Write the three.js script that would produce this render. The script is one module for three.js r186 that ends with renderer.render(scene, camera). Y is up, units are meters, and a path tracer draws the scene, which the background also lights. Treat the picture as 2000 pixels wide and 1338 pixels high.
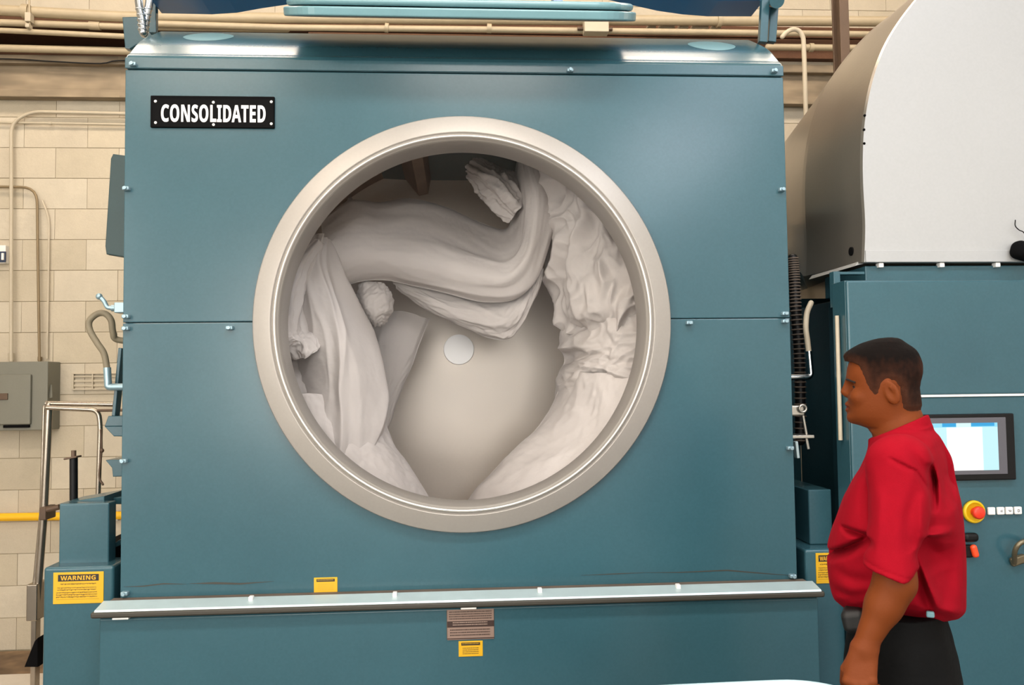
import * as THREE from 'three';
import { RoundedBoxGeometry } from 'three/addons/geometries/RoundedBoxGeometry.js';
import { mergeGeometries } from 'three/addons/utils/BufferGeometryUtils.js';
import { ImprovedNoise } from 'three/addons/math/ImprovedNoise.js';
import { RectAreaLightUniformsLib } from 'three/addons/lights/RectAreaLightUniformsLib.js';

// ------------------------------------------------------------------ camera, renderer, exposure
const rad = THREE.MathUtils.degToRad, PI = Math.PI;
const scene = new THREE.Scene();
scene.background = new THREE.Color(0x050505);
const camera = new THREE.PerspectiveCamera(2 * Math.atan(669 / 1650) * 180 / PI, 2000 / 1338, 0.05, 60);
camera.position.set(-0.032, 1.68, 3.2);
camera.rotation.order = 'YXZ';
camera.rotation.set(rad(2.75), rad(-3.75), rad(-0.7));
const renderer = new THREE.WebGLRenderer({ antialias: true });
renderer.toneMapping = THREE.LinearToneMapping;
renderer.toneMappingExposure = 1.07;
renderer.shadowMap.enabled = true;
RectAreaLightUniformsLib.init();

// ------------------------------------------------------------------ lamps of the hall: [x, y, z, length x, width z, colour, intensity, label]
const WARM = 0xffecd8, NEUTRAL = 0xfff7f0, COOL = 0xf0f4ff;
const LAMPS = [
  [-2.7, 5.0, -1.0, 1.6, 0.5, WARM, 9, 'leftmost'],
  [-0.9, 5.0, -1.0, 1.6, 0.5, WARM, 9, 'left middle'],
  [0.9, 5.0, -1.0, 1.6, 0.5, WARM, 9, 'right middle'],
  [2.7, 5.0, -1.0, 1.6, 0.5, WARM, 9, 'rightmost'],
  [-2.4, 5.0, 2.3, 1.5, 0.45, WARM, 24, 'left'],
  [0.2, 5.0, 2.3, 1.5, 0.45, NEUTRAL, 36, 'middle'],
  [2.7, 5.0, 2.3, 1.5, 0.45, COOL, 28, 'right'],
  [-2.6, 5.0, 5.4, 1.5, 0.45, WARM, 30, 'left'],
  [0.3, 5.0, 5.4, 1.5, 0.45, NEUTRAL, 34, 'middle'],
  [3.1, 5.0, 5.4, 1.5, 0.45, COOL, 18, 'right'],
  [3.1, 5.0, 8.2, 1.5, 0.45, COOL, 54, 'right'],
  [3.1, 5.0, 11.2, 1.5, 0.45, COOL, 70, 'right'],
];
// added fill light for the drum, built as unseen tall windows behind the camera: [x0, x1] of each
const ADDED_WINDOWS = [[-4.4, -2.9], [-2.7, -1.2], [-1.0, 0.5], [0.7, 2.2]], WIN_Y0 = 0.6, WIN_Y1 = 4.3, FILL_COLOUR = 0xfffaf4, WINDOW_FILL = 6.4;
// added side light on the linen, built as two unseen left-wall windows: [z0, z1]
const ADDED_SIDE_WINDOWS = [[3.8, 5.4], [5.8, 7.4]], SIDE_FILL = 5;

// ------------------------------------------------------------------ helpers
const noise3 = new ImprovedNoise();
const N = (x, y, z = 0.37) => noise3.noise(x, y, z);
const fbm = (x, y, z = 0.37, o = 4) => { let a = 0.5, s = 0; for (let i = 0; i < o; i++) { s += a * N(x, y, z + i * 7.1); x *= 2.03; y *= 2.03; a *= 0.5; } return s; };
let seed = 12345;
const rnd = () => { seed = (seed * 1664525 + 1013904223) >>> 0; return seed / 4294967296; };
const clamp = (x, a = 0, b = 1) => Math.min(b, Math.max(a, x));
const sstep = (a, b, x) => { const t = clamp((x - a) / (b - a)); return t * t * (3 - 2 * t); };
const V = (x, y, z) => new THREE.Vector3(x, y, z);

const used = {};
function numbered(n) { if (!(n in used)) { used[n] = 0; return n; } used[n]++; return n + '_' + String(used[n]).padStart(3, '0'); }
function thing(name, label, category, group, base) {
  const o = new THREE.Group(); o.name = numbered(name);
  o.userData = { label, category }; if (group) o.userData.group = group;
  if (base) o.position.set(...base);
  scene.add(o); return o;
}
function planarUV(g) {
  if (g.index) g = g.toNonIndexed();
  const p = g.attributes.position, uv = new Float32Array(p.count * 2), a = V(), b = V(), c = V();
  for (let i = 0; i < p.count; i += 3) {
    a.fromBufferAttribute(p, i); b.fromBufferAttribute(p, i + 1).sub(a); c.fromBufferAttribute(p, i + 2).sub(a);
    b.cross(c); const x = Math.abs(b.x), y = Math.abs(b.y), z = Math.abs(b.z);
    for (let k = 0; k < 3; k++) {
      const j = i + k, X = p.getX(j), Y = p.getY(j), Z = p.getZ(j);
      if (x > y && x > z) { uv[2 * j] = Z; uv[2 * j + 1] = Y; } else if (y > z) { uv[2 * j] = X; uv[2 * j + 1] = Z; } else { uv[2 * j] = X; uv[2 * j + 1] = Y; }
    }
  }
  g.setAttribute('uv', new THREE.BufferAttribute(uv, 2));
  for (const k of Object.keys(g.attributes)) if (!['position', 'normal', 'uv', 'color'].includes(k)) g.deleteAttribute(k);
  return g;
}
// geometries are given in scene coordinates; the mesh sits in its parent's frame
function mesh(name, geos, m, parent = scene, keepUV = false) {
  geos = Array.isArray(geos) ? geos : [geos];
  const gs = geos.map((g) => keepUV ? g : planarUV(g));
  const g = gs.length > 1 ? mergeGeometries(gs) : gs[0];
  const o = new THREE.Mesh(g, m); o.name = parent === scene ? numbered(name) : name;
  o.castShadow = o.receiveShadow = true;
  if (parent !== scene) { parent.add(o); const w = V(0, 0, 0); let q = parent; while (q && q !== scene) { w.add(q.position); q = q.parent; } o.position.sub(w); }
  else scene.add(o);
  return o;
}
function tag(o, label, category, group) { o.userData.label = label; o.userData.category = category; if (group) o.userData.group = group; return o; }
function structure(o) { o.userData.kind = 'structure'; return o; }
// box from corner to corner, edges rounded
function bx(x0, y0, z0, x1, y1, z1, r = 0.004, s = 2) {
  const w = Math.abs(x1 - x0), h = Math.abs(y1 - y0), d = Math.abs(z1 - z0);
  const g = r > 0 ? new RoundedBoxGeometry(w, h, d, s, Math.min(r, w * 0.49, h * 0.49, d * 0.49)) : new THREE.BoxGeometry(w, h, d);
  return g.translate((x0 + x1) / 2, (y0 + y1) / 2, (z0 + z1) / 2);
}
// a bar between two points, rectangular section
function bar(a, b, w, h, r = 0.003) {
  const A = V(...a), B = V(...b), L = A.distanceTo(B);
  const g = new RoundedBoxGeometry(w, L, h, 1, Math.min(r, w * 0.45, h * 0.45));
  g.applyQuaternion(new THREE.Quaternion().setFromUnitVectors(V(0, 1, 0), B.clone().sub(A).normalize()));
  return g.translate((A.x + B.x) / 2, (A.y + B.y) / 2, (A.z + B.z) / 2);
}
function rod(a, b, r0, r1 = r0, seg = 20) {
  const A = V(...a), B = V(...b), L = A.distanceTo(B);
  const g = new THREE.CylinderGeometry(r1, r0, L, seg);
  g.applyQuaternion(new THREE.Quaternion().setFromUnitVectors(V(0, 1, 0), B.clone().sub(A).normalize()));
  return g.translate((A.x + B.x) / 2, (A.y + B.y) / 2, (A.z + B.z) / 2);
}
// smooth tube through points with rounded end caps
function tube(pts, r, seg = 60, rs = 14, smooth = 0.5) {
  const P = pts.map((p) => V(...p)), c = new THREE.CatmullRomCurve3(P, false, 'catmullrom', smooth);
  const out = [new THREE.TubeGeometry(c, seg, r, rs, false)];
  for (const p of [P[0], P[P.length - 1]]) out.push(new THREE.SphereGeometry(r, rs, 8).translate(p.x, p.y, p.z));
  return out;
}
// straight runs joined by bends of a given radius
function bent(pts, r, bend = 0.08, rs = 14) {
  const P = pts.map((p) => V(...p)), out = [P[0]];
  for (let i = 1; i < P.length - 1; i++) {
    const a = P[i - 1].clone().sub(P[i]), b = P[i + 1].clone().sub(P[i]);
    const k = Math.min(bend, a.length() * 0.49, b.length() * 0.49);
    const A = P[i].clone().addScaledVector(a.normalize(), k), B = P[i].clone().addScaledVector(b.normalize(), k);
    for (let j = 0; j <= 8; j++) { const t = j / 8; out.push(A.clone().multiplyScalar((1 - t) * (1 - t)).addScaledVector(P[i], 2 * t * (1 - t)).addScaledVector(B, t * t)); }
  }
  out.push(P[P.length - 1]);
  const path = new THREE.CurvePath(); for (let i = 0; i < out.length - 1; i++) if (out[i].distanceTo(out[i + 1]) > 1e-5) path.add(new THREE.LineCurve3(out[i], out[i + 1]));
  const dense = []; for (const c of path.curves) { const n = Math.max(1, Math.ceil(c.getLength() / 0.25)); for (let i = 0; i < n; i++) dense.push(c.getPoint(i / n)); } dense.push(out[out.length - 1]);
  const cr = new THREE.CatmullRomCurve3(dense, false, 'centripetal');
  const g = [new THREE.TubeGeometry(cr, Math.max(24, dense.length * 4), r, rs, false)];
  for (const p of [P[0], P[P.length - 1]]) g.push(new THREE.SphereGeometry(r, rs, 8).translate(p.x, p.y, p.z));
  return g;
}
function extrudeXY(pts, z0, z1, bevel = 0) {
  const s = new THREE.Shape(pts.map((p) => new THREE.Vector2(p[0], p[1])));
  const g = new THREE.ExtrudeGeometry(s, { depth: Math.abs(z1 - z0) - 2 * bevel, bevelEnabled: bevel > 0, bevelThickness: bevel, bevelSize: bevel, bevelOffset: -bevel, bevelSegments: 2, curveSegments: 48 });
  return g.translate(0, 0, Math.min(z0, z1) + bevel);
}
function latheZ(profile, cx, cy, seg = 128) {     // profile of [radius, z]
  const g = new THREE.LatheGeometry(profile.map(([r, z]) => new THREE.Vector2(r, z)), seg);
  return g.rotateX(PI / 2).translate(cx, cy, 0);
}
// ---- textures
function dataTex(size, fn, srgb = true, rep = 1) {
  const d = new Uint8Array(size * size * 4);
  for (let j = 0; j < size; j++) for (let i = 0; i < size; i++) { const c = fn(i / size, j / size), k = 4 * (j * size + i); d[k] = clamp(c[0], 0, 255); d[k + 1] = clamp(c[1], 0, 255); d[k + 2] = clamp(c[2], 0, 255); d[k + 3] = 255; }
  const t = new THREE.DataTexture(d, size, size); t.wrapS = t.wrapT = THREE.RepeatWrapping; t.magFilter = THREE.LinearFilter; t.minFilter = THREE.LinearFilter;
  if (srgb) t.colorSpace = THREE.SRGBColorSpace; t.repeat.set(rep, rep); t.needsUpdate = true; return t;
}
// noise that tiles over the unit square
const tileN = (u, v, f, z, o = 3) => { const a = u, b = v; const s = (x, y) => fbm(x * f, y * f, z, o); return (s(a, b) * (1 - a) + s(a - 1, b) * a) * (1 - b) + (s(a, b - 1) * (1 - a) + s(a - 1, b - 1) * a) * b; };
function mottled(hex, amp, f1, f2, rep, grain = 2.5, tint = [1, 1, 1]) {
  const c = new THREE.Color(hex).convertLinearToSRGB(); const R = c.r * 255, G = c.g * 255, B = c.b * 255;
  return dataTex(288, (u, v) => { const n = tileN(u, v, f1, 1.7, 3) * amp + tileN(u, v, f2, 9.3, 2) * amp * 0.5, g = (rnd() - 0.5) * grain; return [R * (1 + n * tint[0]) + g, G * (1 + n * tint[1]) + g, B * (1 + n * tint[2]) + g]; }, true, rep);
}
function bumpTex(f1, f2, rep, a = 0.7, b = 0.3) { return dataTex(256, (u, v) => { const n = 128 + 127 * (tileN(u, v, f1, 3.1, 3) * a + tileN(u, v, f2, 5.9, 3) * b) * 1.6; return [n, n, n]; }, false, rep); }
function canvasTex(w, h, draw) { const c = document.createElement('canvas'); c.width = w; c.height = h; const x = c.getContext('2d'); draw(x, w, h); const t = new THREE.CanvasTexture(c); t.colorSpace = THREE.SRGBColorSpace; return t; }
const std = (o) => new THREE.MeshStandardMaterial(o);
const phy = (o) => new THREE.MeshPhysicalMaterial(o);

// ------------------------------------------------------------------ materials
const waveBump = bumpTex(2, 6, 0.5);
const M = {
  teal: std({ map: mottled(0x31555f, 0.10, 3, 11, 0.6, 3, [1.1, 0.9, 0.8]), roughness: 0.23, metalness: 0.0, bumpMap: waveBump, bumpScale: 0.0016 }),
  galvanised: std({ map: mottled(0xa89f92, 0.06, 3, 12, 0.7, 3), roughness: 0.33, metalness: 0.75 }),
  tealDark: std({ map: mottled(0x203d3f, 0.12, 4, 12, 0.8), roughness: 0.5 }),
  tealLight: std({ map: mottled(0x6d959c, 0.10, 4, 12, 0.8), roughness: 0.3 }),
  blueEnamel: std({ map: mottled(0x2d6394, 0.10, 4, 12, 0.8), roughness: 0.35 }),
  ring: std({ map: mottled(0xa29d96, 0.05, 3, 14, 0.7), roughness: 0.42, metalness: 0.25 }),
  ringBead: std({ color: 0xd8d4cc, roughness: 0.3, metalness: 0.6 }),
  drum: std({ map: mottled(0xa58d79, 0.12, 5, 24, 1), roughness: 0.5, metalness: 0.25 }),
  drumBack: std({ map: mottled(0xe4d9cb, 0.05, 2, 7, 0.5), roughness: 0.3, metalness: 0.08, bumpMap: waveBump, bumpScale: 0.002 }),
  hub: std({ color: 0xffffff, roughness: 0.3, metalness: 0.05 }),
  glass: phy({ color: 0xffffff, roughness: 0.12, transmission: 1, thickness: 0, ior: 1.45, specularIntensity: 0.1 }),
  cloth: std({ map: mottled(0xc1bbb7, 0.05, 4, 17, 1.2), roughness: 0.95, bumpMap: bumpTex(14, 40, 1.6), bumpScale: 0.003, side: THREE.DoubleSide }),
  block: [0, 1, 2].map((i) => std({ map: mottled([0xc0b5a0, 0xbcb19b, 0xc4baa6][i], 0.07, 4 + i, 19, 0.9 + i * 0.13, 6), roughness: 0.85, bumpMap: bumpTex(22, 60, 1.3), bumpScale: 0.003 })),
  mortar: std({ map: mottled(0xa89b80, 0.10, 6, 30, 1), roughness: 0.95 }),
  beam: std({ map: mottled(0x6b4a35, 0.3, 3, 16, 0.7, 8), roughness: 0.85 }),
  lintel: std({ map: dataTex(512, (u, v) => { const n = tileN(u * 0.25, v, 14, 2.2, 3) * 0.5 + tileN(u, v, 6, 4.2, 3) * 0.35; return [138 * (1 + n), 123 * (1 + n), 101 * (1 + n)]; }, true, 0.9), roughness: 0.8 }),
  pipeCream: std({ map: mottled(0xad9e82, 0.08, 4, 20, 1.5), roughness: 0.42 }),
  conduit: std({ map: mottled(0xb8ad97, 0.05, 4, 20, 1.5), roughness: 0.5 }),
  conduitBrown: std({ color: 0x857458, roughness: 0.5, metalness: 0.4 }),
  yellow: std({ map: mottled(0xf0b70c, 0.06, 4, 20, 1), roughness: 0.5 }),
  panelGrey: std({ map: mottled(0x77766a, 0.05, 4, 14, 1), roughness: 0.5, metalness: 0.2 }),
  steel: std({ color: 0xb9b5ab, roughness: 0.3, metalness: 0.85 }),
  tubeSteel: std({ map: mottled(0xa0978a, 0.15, 5, 24, 2), roughness: 0.25, metalness: 0.9 }),
  chrome: std({ color: 0xc6ccd0, roughness: 0.14, metalness: 1 }),
  castBlue: std({ color: 0x8fa9b3, roughness: 0.3, metalness: 0.5 }),
  rubber: std({ map: mottled(0x7c735e, 0.12, 5, 30, 2), roughness: 0.6 }),
  rubberDark: std({ color: 0x37342c, roughness: 0.6 }),
  gasket: std({ map: mottled(0x5f5348, 0.2, 5, 30, 2), roughness: 0.85 }),
  black: phy({ color: 0x0c0c0d, roughness: 0.45, specularIntensity: 0.5 }),
  blackMatte: phy({ color: 0x0a0a0b, roughness: 0.9, specularIntensity: 0.2 }),
  ledge: std({ map: mottled(0xb4c6c8, 0.08, 4, 22, 1), roughness: 0.3, metalness: 0.2 }),
  white: std({ color: 0xe6e4df, roughness: 0.5 }),
  hood: std({ map: mottled(0xa9aaa9, 0.03, 2, 7, 0.5, 3), roughness: 0.4, metalness: 0.05 }),
  brownSteel: std({ map: mottled(0x5b493a, 0.2, 4, 16, 1), roughness: 0.5, metalness: 0.3 }),
  navy: std({ color: 0x22304a, roughness: 0.6 }),
  red: std({ color: 0xd8331c, roughness: 0.35 }),
  eyellow: std({ color: 0xd2ac0c, roughness: 0.4 }),
  orange: std({ color: 0xea4a20, roughness: 0.4 }),
  bronze: std({ color: 0x7a705a, roughness: 0.35, metalness: 0.7 }),
  cart: std({ map: mottled(0xa9c6cd, 0.06, 4, 12, 1), roughness: 0.3 }),
  floorM: std({ map: mottled(0x5f5b55, 0.14, 4, 18, 0.5, 6), roughness: 0.7 }),
  dirt: std({ map: dataTex(512, (u, v) => { const n = tileN(u, v, 6, 2.2, 4) * 1.1; return [112 * (1 + n), 92 * (1 + n), 70 * (1 + n)]; }, true, 0.8), roughness: 0.95 }),
  paleFloor: std({ map: mottled(0xcfc6b8, 0.10, 4, 14, 0.9, 6), roughness: 0.7 }),
  roomWall: std({ map: mottled(0xc9c4ba, 0.06, 3, 14, 0.4, 4), roughness: 0.85 }),
  ceil: std({ map: mottled(0xdad8d4, 0.06, 3, 14, 0.4, 4), roughness: 0.9 }),
  lampBody: std({ color: 0xe8e6e0, roughness: 0.5 }),
};

// ------------------------------------------------------------------ the setting
const XL = -4.6, XR = 5.0, ZB = -2.49, ZF = 15, YC = 5.4;
structure(mesh('floor', bx(XL - 0.2, -0.15, ZB - 0.2, XR + 0.2, 0, ZF + 0.2, 0), M.floorM));
structure(mesh('ceiling', bx(XL - 0.2, YC, ZB - 0.2, XR + 0.2, YC + 0.15, ZF + 0.2, 0), M.ceil));
function addedWindow(i, w, h, fillLevel, pos, turn) {      // added window: frame, glowing pane and fill light, facing local -z
  const g = new THREE.Group(); g.name = 'window_' + i; g.userData.kind = 'structure'; g.position.set(...pos); g.rotation.y = turn; scene.add(g);
  const put = (name, geos, m) => { const o = new THREE.Mesh(mergeGeometries(geos.map(planarUV)), m); o.name = name; o.castShadow = o.receiveShadow = true; g.add(o); };
  const f = [bx(-w / 2, 0, 0, w / 2, 0.05, 0.1), bx(-w / 2, h - 0.05, 0, w / 2, h, 0.1), bx(-w / 2, 0, 0, -w / 2 + 0.05, h, 0.1), bx(w / 2 - 0.05, 0, 0, w / 2, h, 0.1)];
  for (let k = 1; k < 4; k++) f.push(bx(-w / 2, k * h / 4 - 0.015, 0.02, w / 2, k * h / 4 + 0.015, 0.08, 0.003));
  put('frame', f, M.white);
  put('pane', [bx(-w / 2 + 0.05, 0.05, 0.05, w / 2 - 0.05, h - 0.05, 0.06, 0)], std({ color: 0xffffff, emissive: FILL_COLOUR, emissiveIntensity: 3, roughness: 0.2 }));
  const l = new THREE.RectAreaLight(FILL_COLOUR, fillLevel, w, h); l.name = 'window_fill_light'; l.position.set(0, h / 2, -0.02); g.add(l);
}
{ // left wall with openings for the two added windows
  const sh = new THREE.Shape([[-ZF, 0], [-ZB, 0], [-ZB, YC], [-ZF, YC]].map((p) => new THREE.Vector2(...p)));
  for (const [a, b] of ADDED_SIDE_WINDOWS) sh.holes.push(new THREE.Path([[-b, WIN_Y0], [-a, WIN_Y0], [-a, WIN_Y1], [-b, WIN_Y1]].map((p) => new THREE.Vector2(...p))));
  structure(mesh('wall_left', new THREE.ExtrudeGeometry(sh, { depth: 0.2, bevelEnabled: false }).rotateY(PI / 2).translate(XL - 0.2, 0, 0), M.roomWall));
  ADDED_SIDE_WINDOWS.forEach(([a, b], i) => addedWindow(5 + i, b - a, WIN_Y1 - WIN_Y0, SIDE_FILL, [XL, WIN_Y0, (a + b) / 2], -PI / 2));
}
structure(mesh('wall_right', bx(XR, 0, ZB, XR + 0.2, YC, ZF, 0), M.roomWall));
{ // far wall with openings for the added windows
  const sh = new THREE.Shape([[XL - 0.2, 0], [XR + 0.2, 0], [XR + 0.2, YC], [XL - 0.2, YC]].map((p) => new THREE.Vector2(...p)));
  for (const [a, b] of ADDED_WINDOWS) sh.holes.push(new THREE.Path([[a, WIN_Y0], [a, WIN_Y1], [b, WIN_Y1], [b, WIN_Y0]].map((p) => new THREE.Vector2(...p))));
  structure(mesh('wall_front', new THREE.ExtrudeGeometry(sh, { depth: 0.2, bevelEnabled: false }).translate(0, 0, ZF), M.roomWall));
  ADDED_WINDOWS.forEach(([a, b], i) => addedWindow(i + 1, b - a, WIN_Y1 - WIN_Y0, WINDOW_FILL, [(a + b) / 2, WIN_Y0, ZF], 0));

}
{
  const w = new THREE.Group(); w.name = 'wall_back'; w.userData.kind = 'structure'; scene.add(w);
  const s0 = 3.909, s1 = 4.053, sx = -1.007;
  mesh('mortar_bed', [bx(XL - 0.2, 0, ZB - 0.25, XR + 0.2, s0 - 0.03, ZB - 0.006, 0), bx(XL - 0.2, s1 + 0.03, ZB - 0.25, XR + 0.2, YC, ZB - 0.006, 0), bx(sx + 0.05, s0 - 0.03, ZB - 0.25, XR + 0.2, s1 + 0.03, ZB - 0.006, 0)], M.mortar, w);
  const H = 0.2035, Wd = 0.4065, vars = [];
  for (let i = 0; i < 4; i++) vars.push(planarUV(bx(-Wd / 2 + 0.0008, -H / 2 + 0.0016, -0.02, Wd / 2 - 0.0008, H / 2 - 0.0016, 0, 0.002, 1).translate(i * 0.37, i * 0.21, 0)).translate(-i * 0.37, -i * 0.21, 0));
  const rest = [];
  for (let j = 0; j < 27; j++) for (let i = -1; i < 25; i++) {
    const y = 0.012 + (j + 0.5) * H, x = XL + (i + 0.5 + (j % 2) * 0.5) * Wd + 0.11;
    if (y + H / 2 > YC || x - Wd / 2 < XL - 0.2 || x + Wd / 2 > XR + 0.2) continue;
    if (x - Wd / 2 < sx && y + H / 2 > s0 && y - H / 2 < s1) continue;      // the slot
    const k = (i * 7 + j * 3 + 40) % 4, seen = (x < -1.7 && x > -4.3 && y < 4.2) || (x > 1.9 && x < 3.3 && y > 2.5 && y < 4.2);
    const dz = ZB + (rnd() - 0.5) * 0.002;
    if (seen) { const b = new THREE.Mesh(vars[k], M.block[(i + j * 2 + 9) % 3]); b.name = 'concrete_block'; b.position.set(x, y, dz); b.castShadow = b.receiveShadow = true; w.add(b); }
    else rest.push(vars[k].clone().translate(x, y, dz));
  }
  const o = new THREE.Mesh(mergeGeometries(rest), M.block[0]); o.name = 'distant_blocks'; o.userData.kind = 'stuff'; o.receiveShadow = o.castShadow = true; w.add(o);
}
{ // strip of bare dirty concrete at the foot of the wall
  const s = new THREE.Shape(); s.moveTo(-4.5, -2.47);
  for (let i = 0; i <= 40; i++) { const x = -4.5 + i * 0.075; if (i === 0) continue; }
  const pts = [[-4.5, 2.47], [-1.45, 2.47]]; for (let i = 0; i <= 30; i++) { const x = -1.45 - i * 3.05 / 30; pts.push([x, 1.98 + 0.05 * fbm(x * 3, 1.2)]); }
  const g = new THREE.ExtrudeGeometry(new THREE.Shape(pts.map((p) => new THREE.Vector2(...p))), { depth: 0.012, bevelEnabled: false }).rotateX(-PI / 2);
  tag(mesh('dirt_strip', g, M.dirt), 'dark brown dirty strip of ground along the foot of the block wall', 'dirt');
  const q = [[-4.5, 1.93], [-1.42, 1.93], [-1.42, 0.6], [-4.5, 0.5]];
  const g2 = new THREE.ExtrudeGeometry(new THREE.Shape(q.map((p) => new THREE.Vector2(...p))), { depth: 0.03, bevelEnabled: true, bevelSize: 0.01, bevelThickness: 0.01, bevelSegments: 2 }).rotateX(-PI / 2);
  tag(mesh('concrete_pad', g2, M.paleFloor), 'pale concrete pad on the floor left of the dryer', 'slab');
}
// ceiling lamps: a housing, a glowing diffuser and an area light of the same size just below it
for (const [x, y, z, L, W, c, I, side] of LAMPS) {
  const row = z < 0 ? 'above the back wall pipes' : z < 4 ? 'above the aisle' : z < 7 ? 'behind the camera' : z < 10 ? 'in the middle of the hall' : 'at the far end of the hall';
  const t = thing('ceiling_lamp', `long white ceiling lamp ${row}, ${side} one of its row`, 'lamp', undefined, [x, y, z]);
  mesh('housing', [bx(x - L / 2 - 0.04, y, z - W / 2 - 0.04, x + L / 2 + 0.04, y + 0.09, z + W / 2 + 0.04, 0.01), bx(x - 0.5, y + 0.09, z - 0.02, x - 0.46, YC, z + 0.02, 0.003), bx(x + 0.46, y + 0.09, z - 0.02, x + 0.5, YC, z + 0.02, 0.003)], M.lampBody, t);
  mesh('diffuser', bx(x - L / 2, y - 0.012, z - W / 2, x + L / 2, y - 0.001, z + W / 2, 0.004), std({ color: 0xffffff, emissive: c, emissiveIntensity: 6, roughness: 0.6 }), t);
  const l = new THREE.RectAreaLight(c, I, L, W); l.name = 'lamp_light'; l.position.set(0, -0.02, 0); l.rotation.x = -PI / 2; t.add(l);
}

// ------------------------------------------------------------------ beams and pipes high on the back wall
{
  const t = thing('wall_beam', 'dark brown timber beam behind the high cream pipes', 'beam', undefined, [0.3, 3.96, ZB]);
  const yb0 = 3.909, yb1 = 4.053, yb2 = 4.131, xs = -1.007, ZS = ZB - 0.55;     // an open slot runs under the beam at the left
  mesh('beam', bx(XL + 0.02, yb1, ZB + 0.001, XR - 0.02, yb2, ZB + 0.07, 0.006), M.beam, t);
  mesh('packing_beam', bx(xs, yb0, ZB + 0.001, XR - 0.02, yb1 - 0.004, ZB + 0.06, 0.006), M.beam, t);
  mesh('slot_board', bx(XL - 0.1, yb0 - 0.03, ZS, xs + 0.05, yb0, ZB - 0.006, 0.003), M.beam, t);
  mesh('slot_board', bx(XL - 0.1, yb1, ZS, xs + 0.05, yb1 + 0.03, ZB - 0.006, 0.003), M.beam, t);
  mesh('slot_board', bx(XL - 0.1, yb0 - 0.03, ZS - 0.03, xs + 0.05, yb1 + 0.03, ZS, 0.003), M.beam, t);
  mesh('slot_board', bx(xs, yb0, ZS, xs + 0.03, yb1, ZB - 0.006, 0.003), M.beam, t);
  const l = thing('lintel', 'weathered grey brown lintel band across the wall below the pipes', 'lintel', undefined, [0.3, 3.602, ZB]);
  mesh('web', bx(XL + 0.02, 3.583, ZB, XR - 0.02, 3.814, ZB + 0.06, 0.004), M.lintel, l);
  mesh('flange', bx(XL + 0.02, 3.792, ZB + 0.03, XR - 0.02, 3.849, ZB + 0.11, 0.006), M.lintel, l);
  mesh('lower_flange', bx(XL + 0.02, 3.58, ZB + 0.02, XR - 0.02, 3.631, ZB + 0.085, 0.004), M.lintel, l);
}
const pipes = 'cream pipes high on the back wall';
function pipe(label, pts, r, m = M.pipeCream, cuffs = [], name = 'wall_pipe') {
  const t = thing(name, label, 'pipe', undefined, pts[0]);
  mesh('pipe_run', bent(pts, r, 0.1), m, t);
  for (const [a, b, k = 1.35] of cuffs) mesh('coupling', rod(a, b, r * k), m, t);
  return t;
}
pipe('thickest cream pipe running highest along the back wall', [[-4.162, 4.147, -2.28], [-2.92, 4.096, -2.28], [-2.157, 4.065, -2.28], [0.014, 4.083, -2.28], [3.166, 4.12, -2.28]], 0.034, M.pipeCream, [[[-2.778, 4.091, -2.28], [-2.737, 4.089, -2.28]], [[1.737, 4.104, -2.28], [1.765, 4.105, -2.28]]]);
pipe('cream pipe with a clamp, second from the top at left', [[-4.173, 4.017, -2.3], [-2.929, 4.024, -2.3], [-2.164, 4.009, -2.3], [-1.122, 4.009, -2.3]], 0.022, M.pipeCream, [[[-2.373, 4.013, -2.3], [-2.305, 4.011, -2.3], 1.25]]);
pipe('thin cream pipe in front of the dark gap, left of the dryer', [[-4.142, 3.955, -2.26], [-2.907, 3.957, -2.26], [-2.148, 3.929, -2.26], [-1.634, 3.916, -2.26]], 0.017);
pipe('cream pipe just above the dark lintel at left', [[-4.191, 3.878, -2.33], [-2.942, 3.869, -2.33], [-2.142, 3.86, -2.33], [-1.326, 3.858, -2.33]], 0.024);
pipe('long cream pipe passing just above the dryer top', [[-1.985, 4.011, -2.25], [-1.112, 3.998, -2.25], [0.014, 4.005, -2.25], [2.006, 4.011, -2.25], [3.145, 4.014, -2.25]], 0.02, M.pipeCream, [[[-0.48, 4.008, -2.25], [-0.457, 4.005, -2.25], 1.5], [[0.185, 4.014, -2.25], [0.215, 4.012, -2.25], 1.5]]);
pipe('bright cream pipe right of the dryer, lowest of three', [[2.093, 3.935, -2.3], [2.449, 3.936, -2.3], [3.171, 3.939, -2.3]], 0.022, M.pipeCream, [[[2.378, 3.935, -2.3], [2.406, 3.935, -2.3]]]);
{
  const t = thing('pipe_hanger', 'cream hanger rod and clamps holding the pipes at far left', 'hanger', undefined, [-2.728, 4.147, -2.24]);
  mesh('hanger_rod', rod([-2.727, 4.347, -2.24], [-2.715, 3.955, -2.24], 0.006), M.pipeCream, t);
  mesh('clamp', [bx(-2.739, 4.061, -2.27, -2.703, 4.002, -2.22, 0.004)], M.conduit, t);
  mesh('clamp', [bx(-2.731, 3.985, -2.26, -2.706, 3.959, -2.21, 0.004)], M.conduit, t);
}
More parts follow.
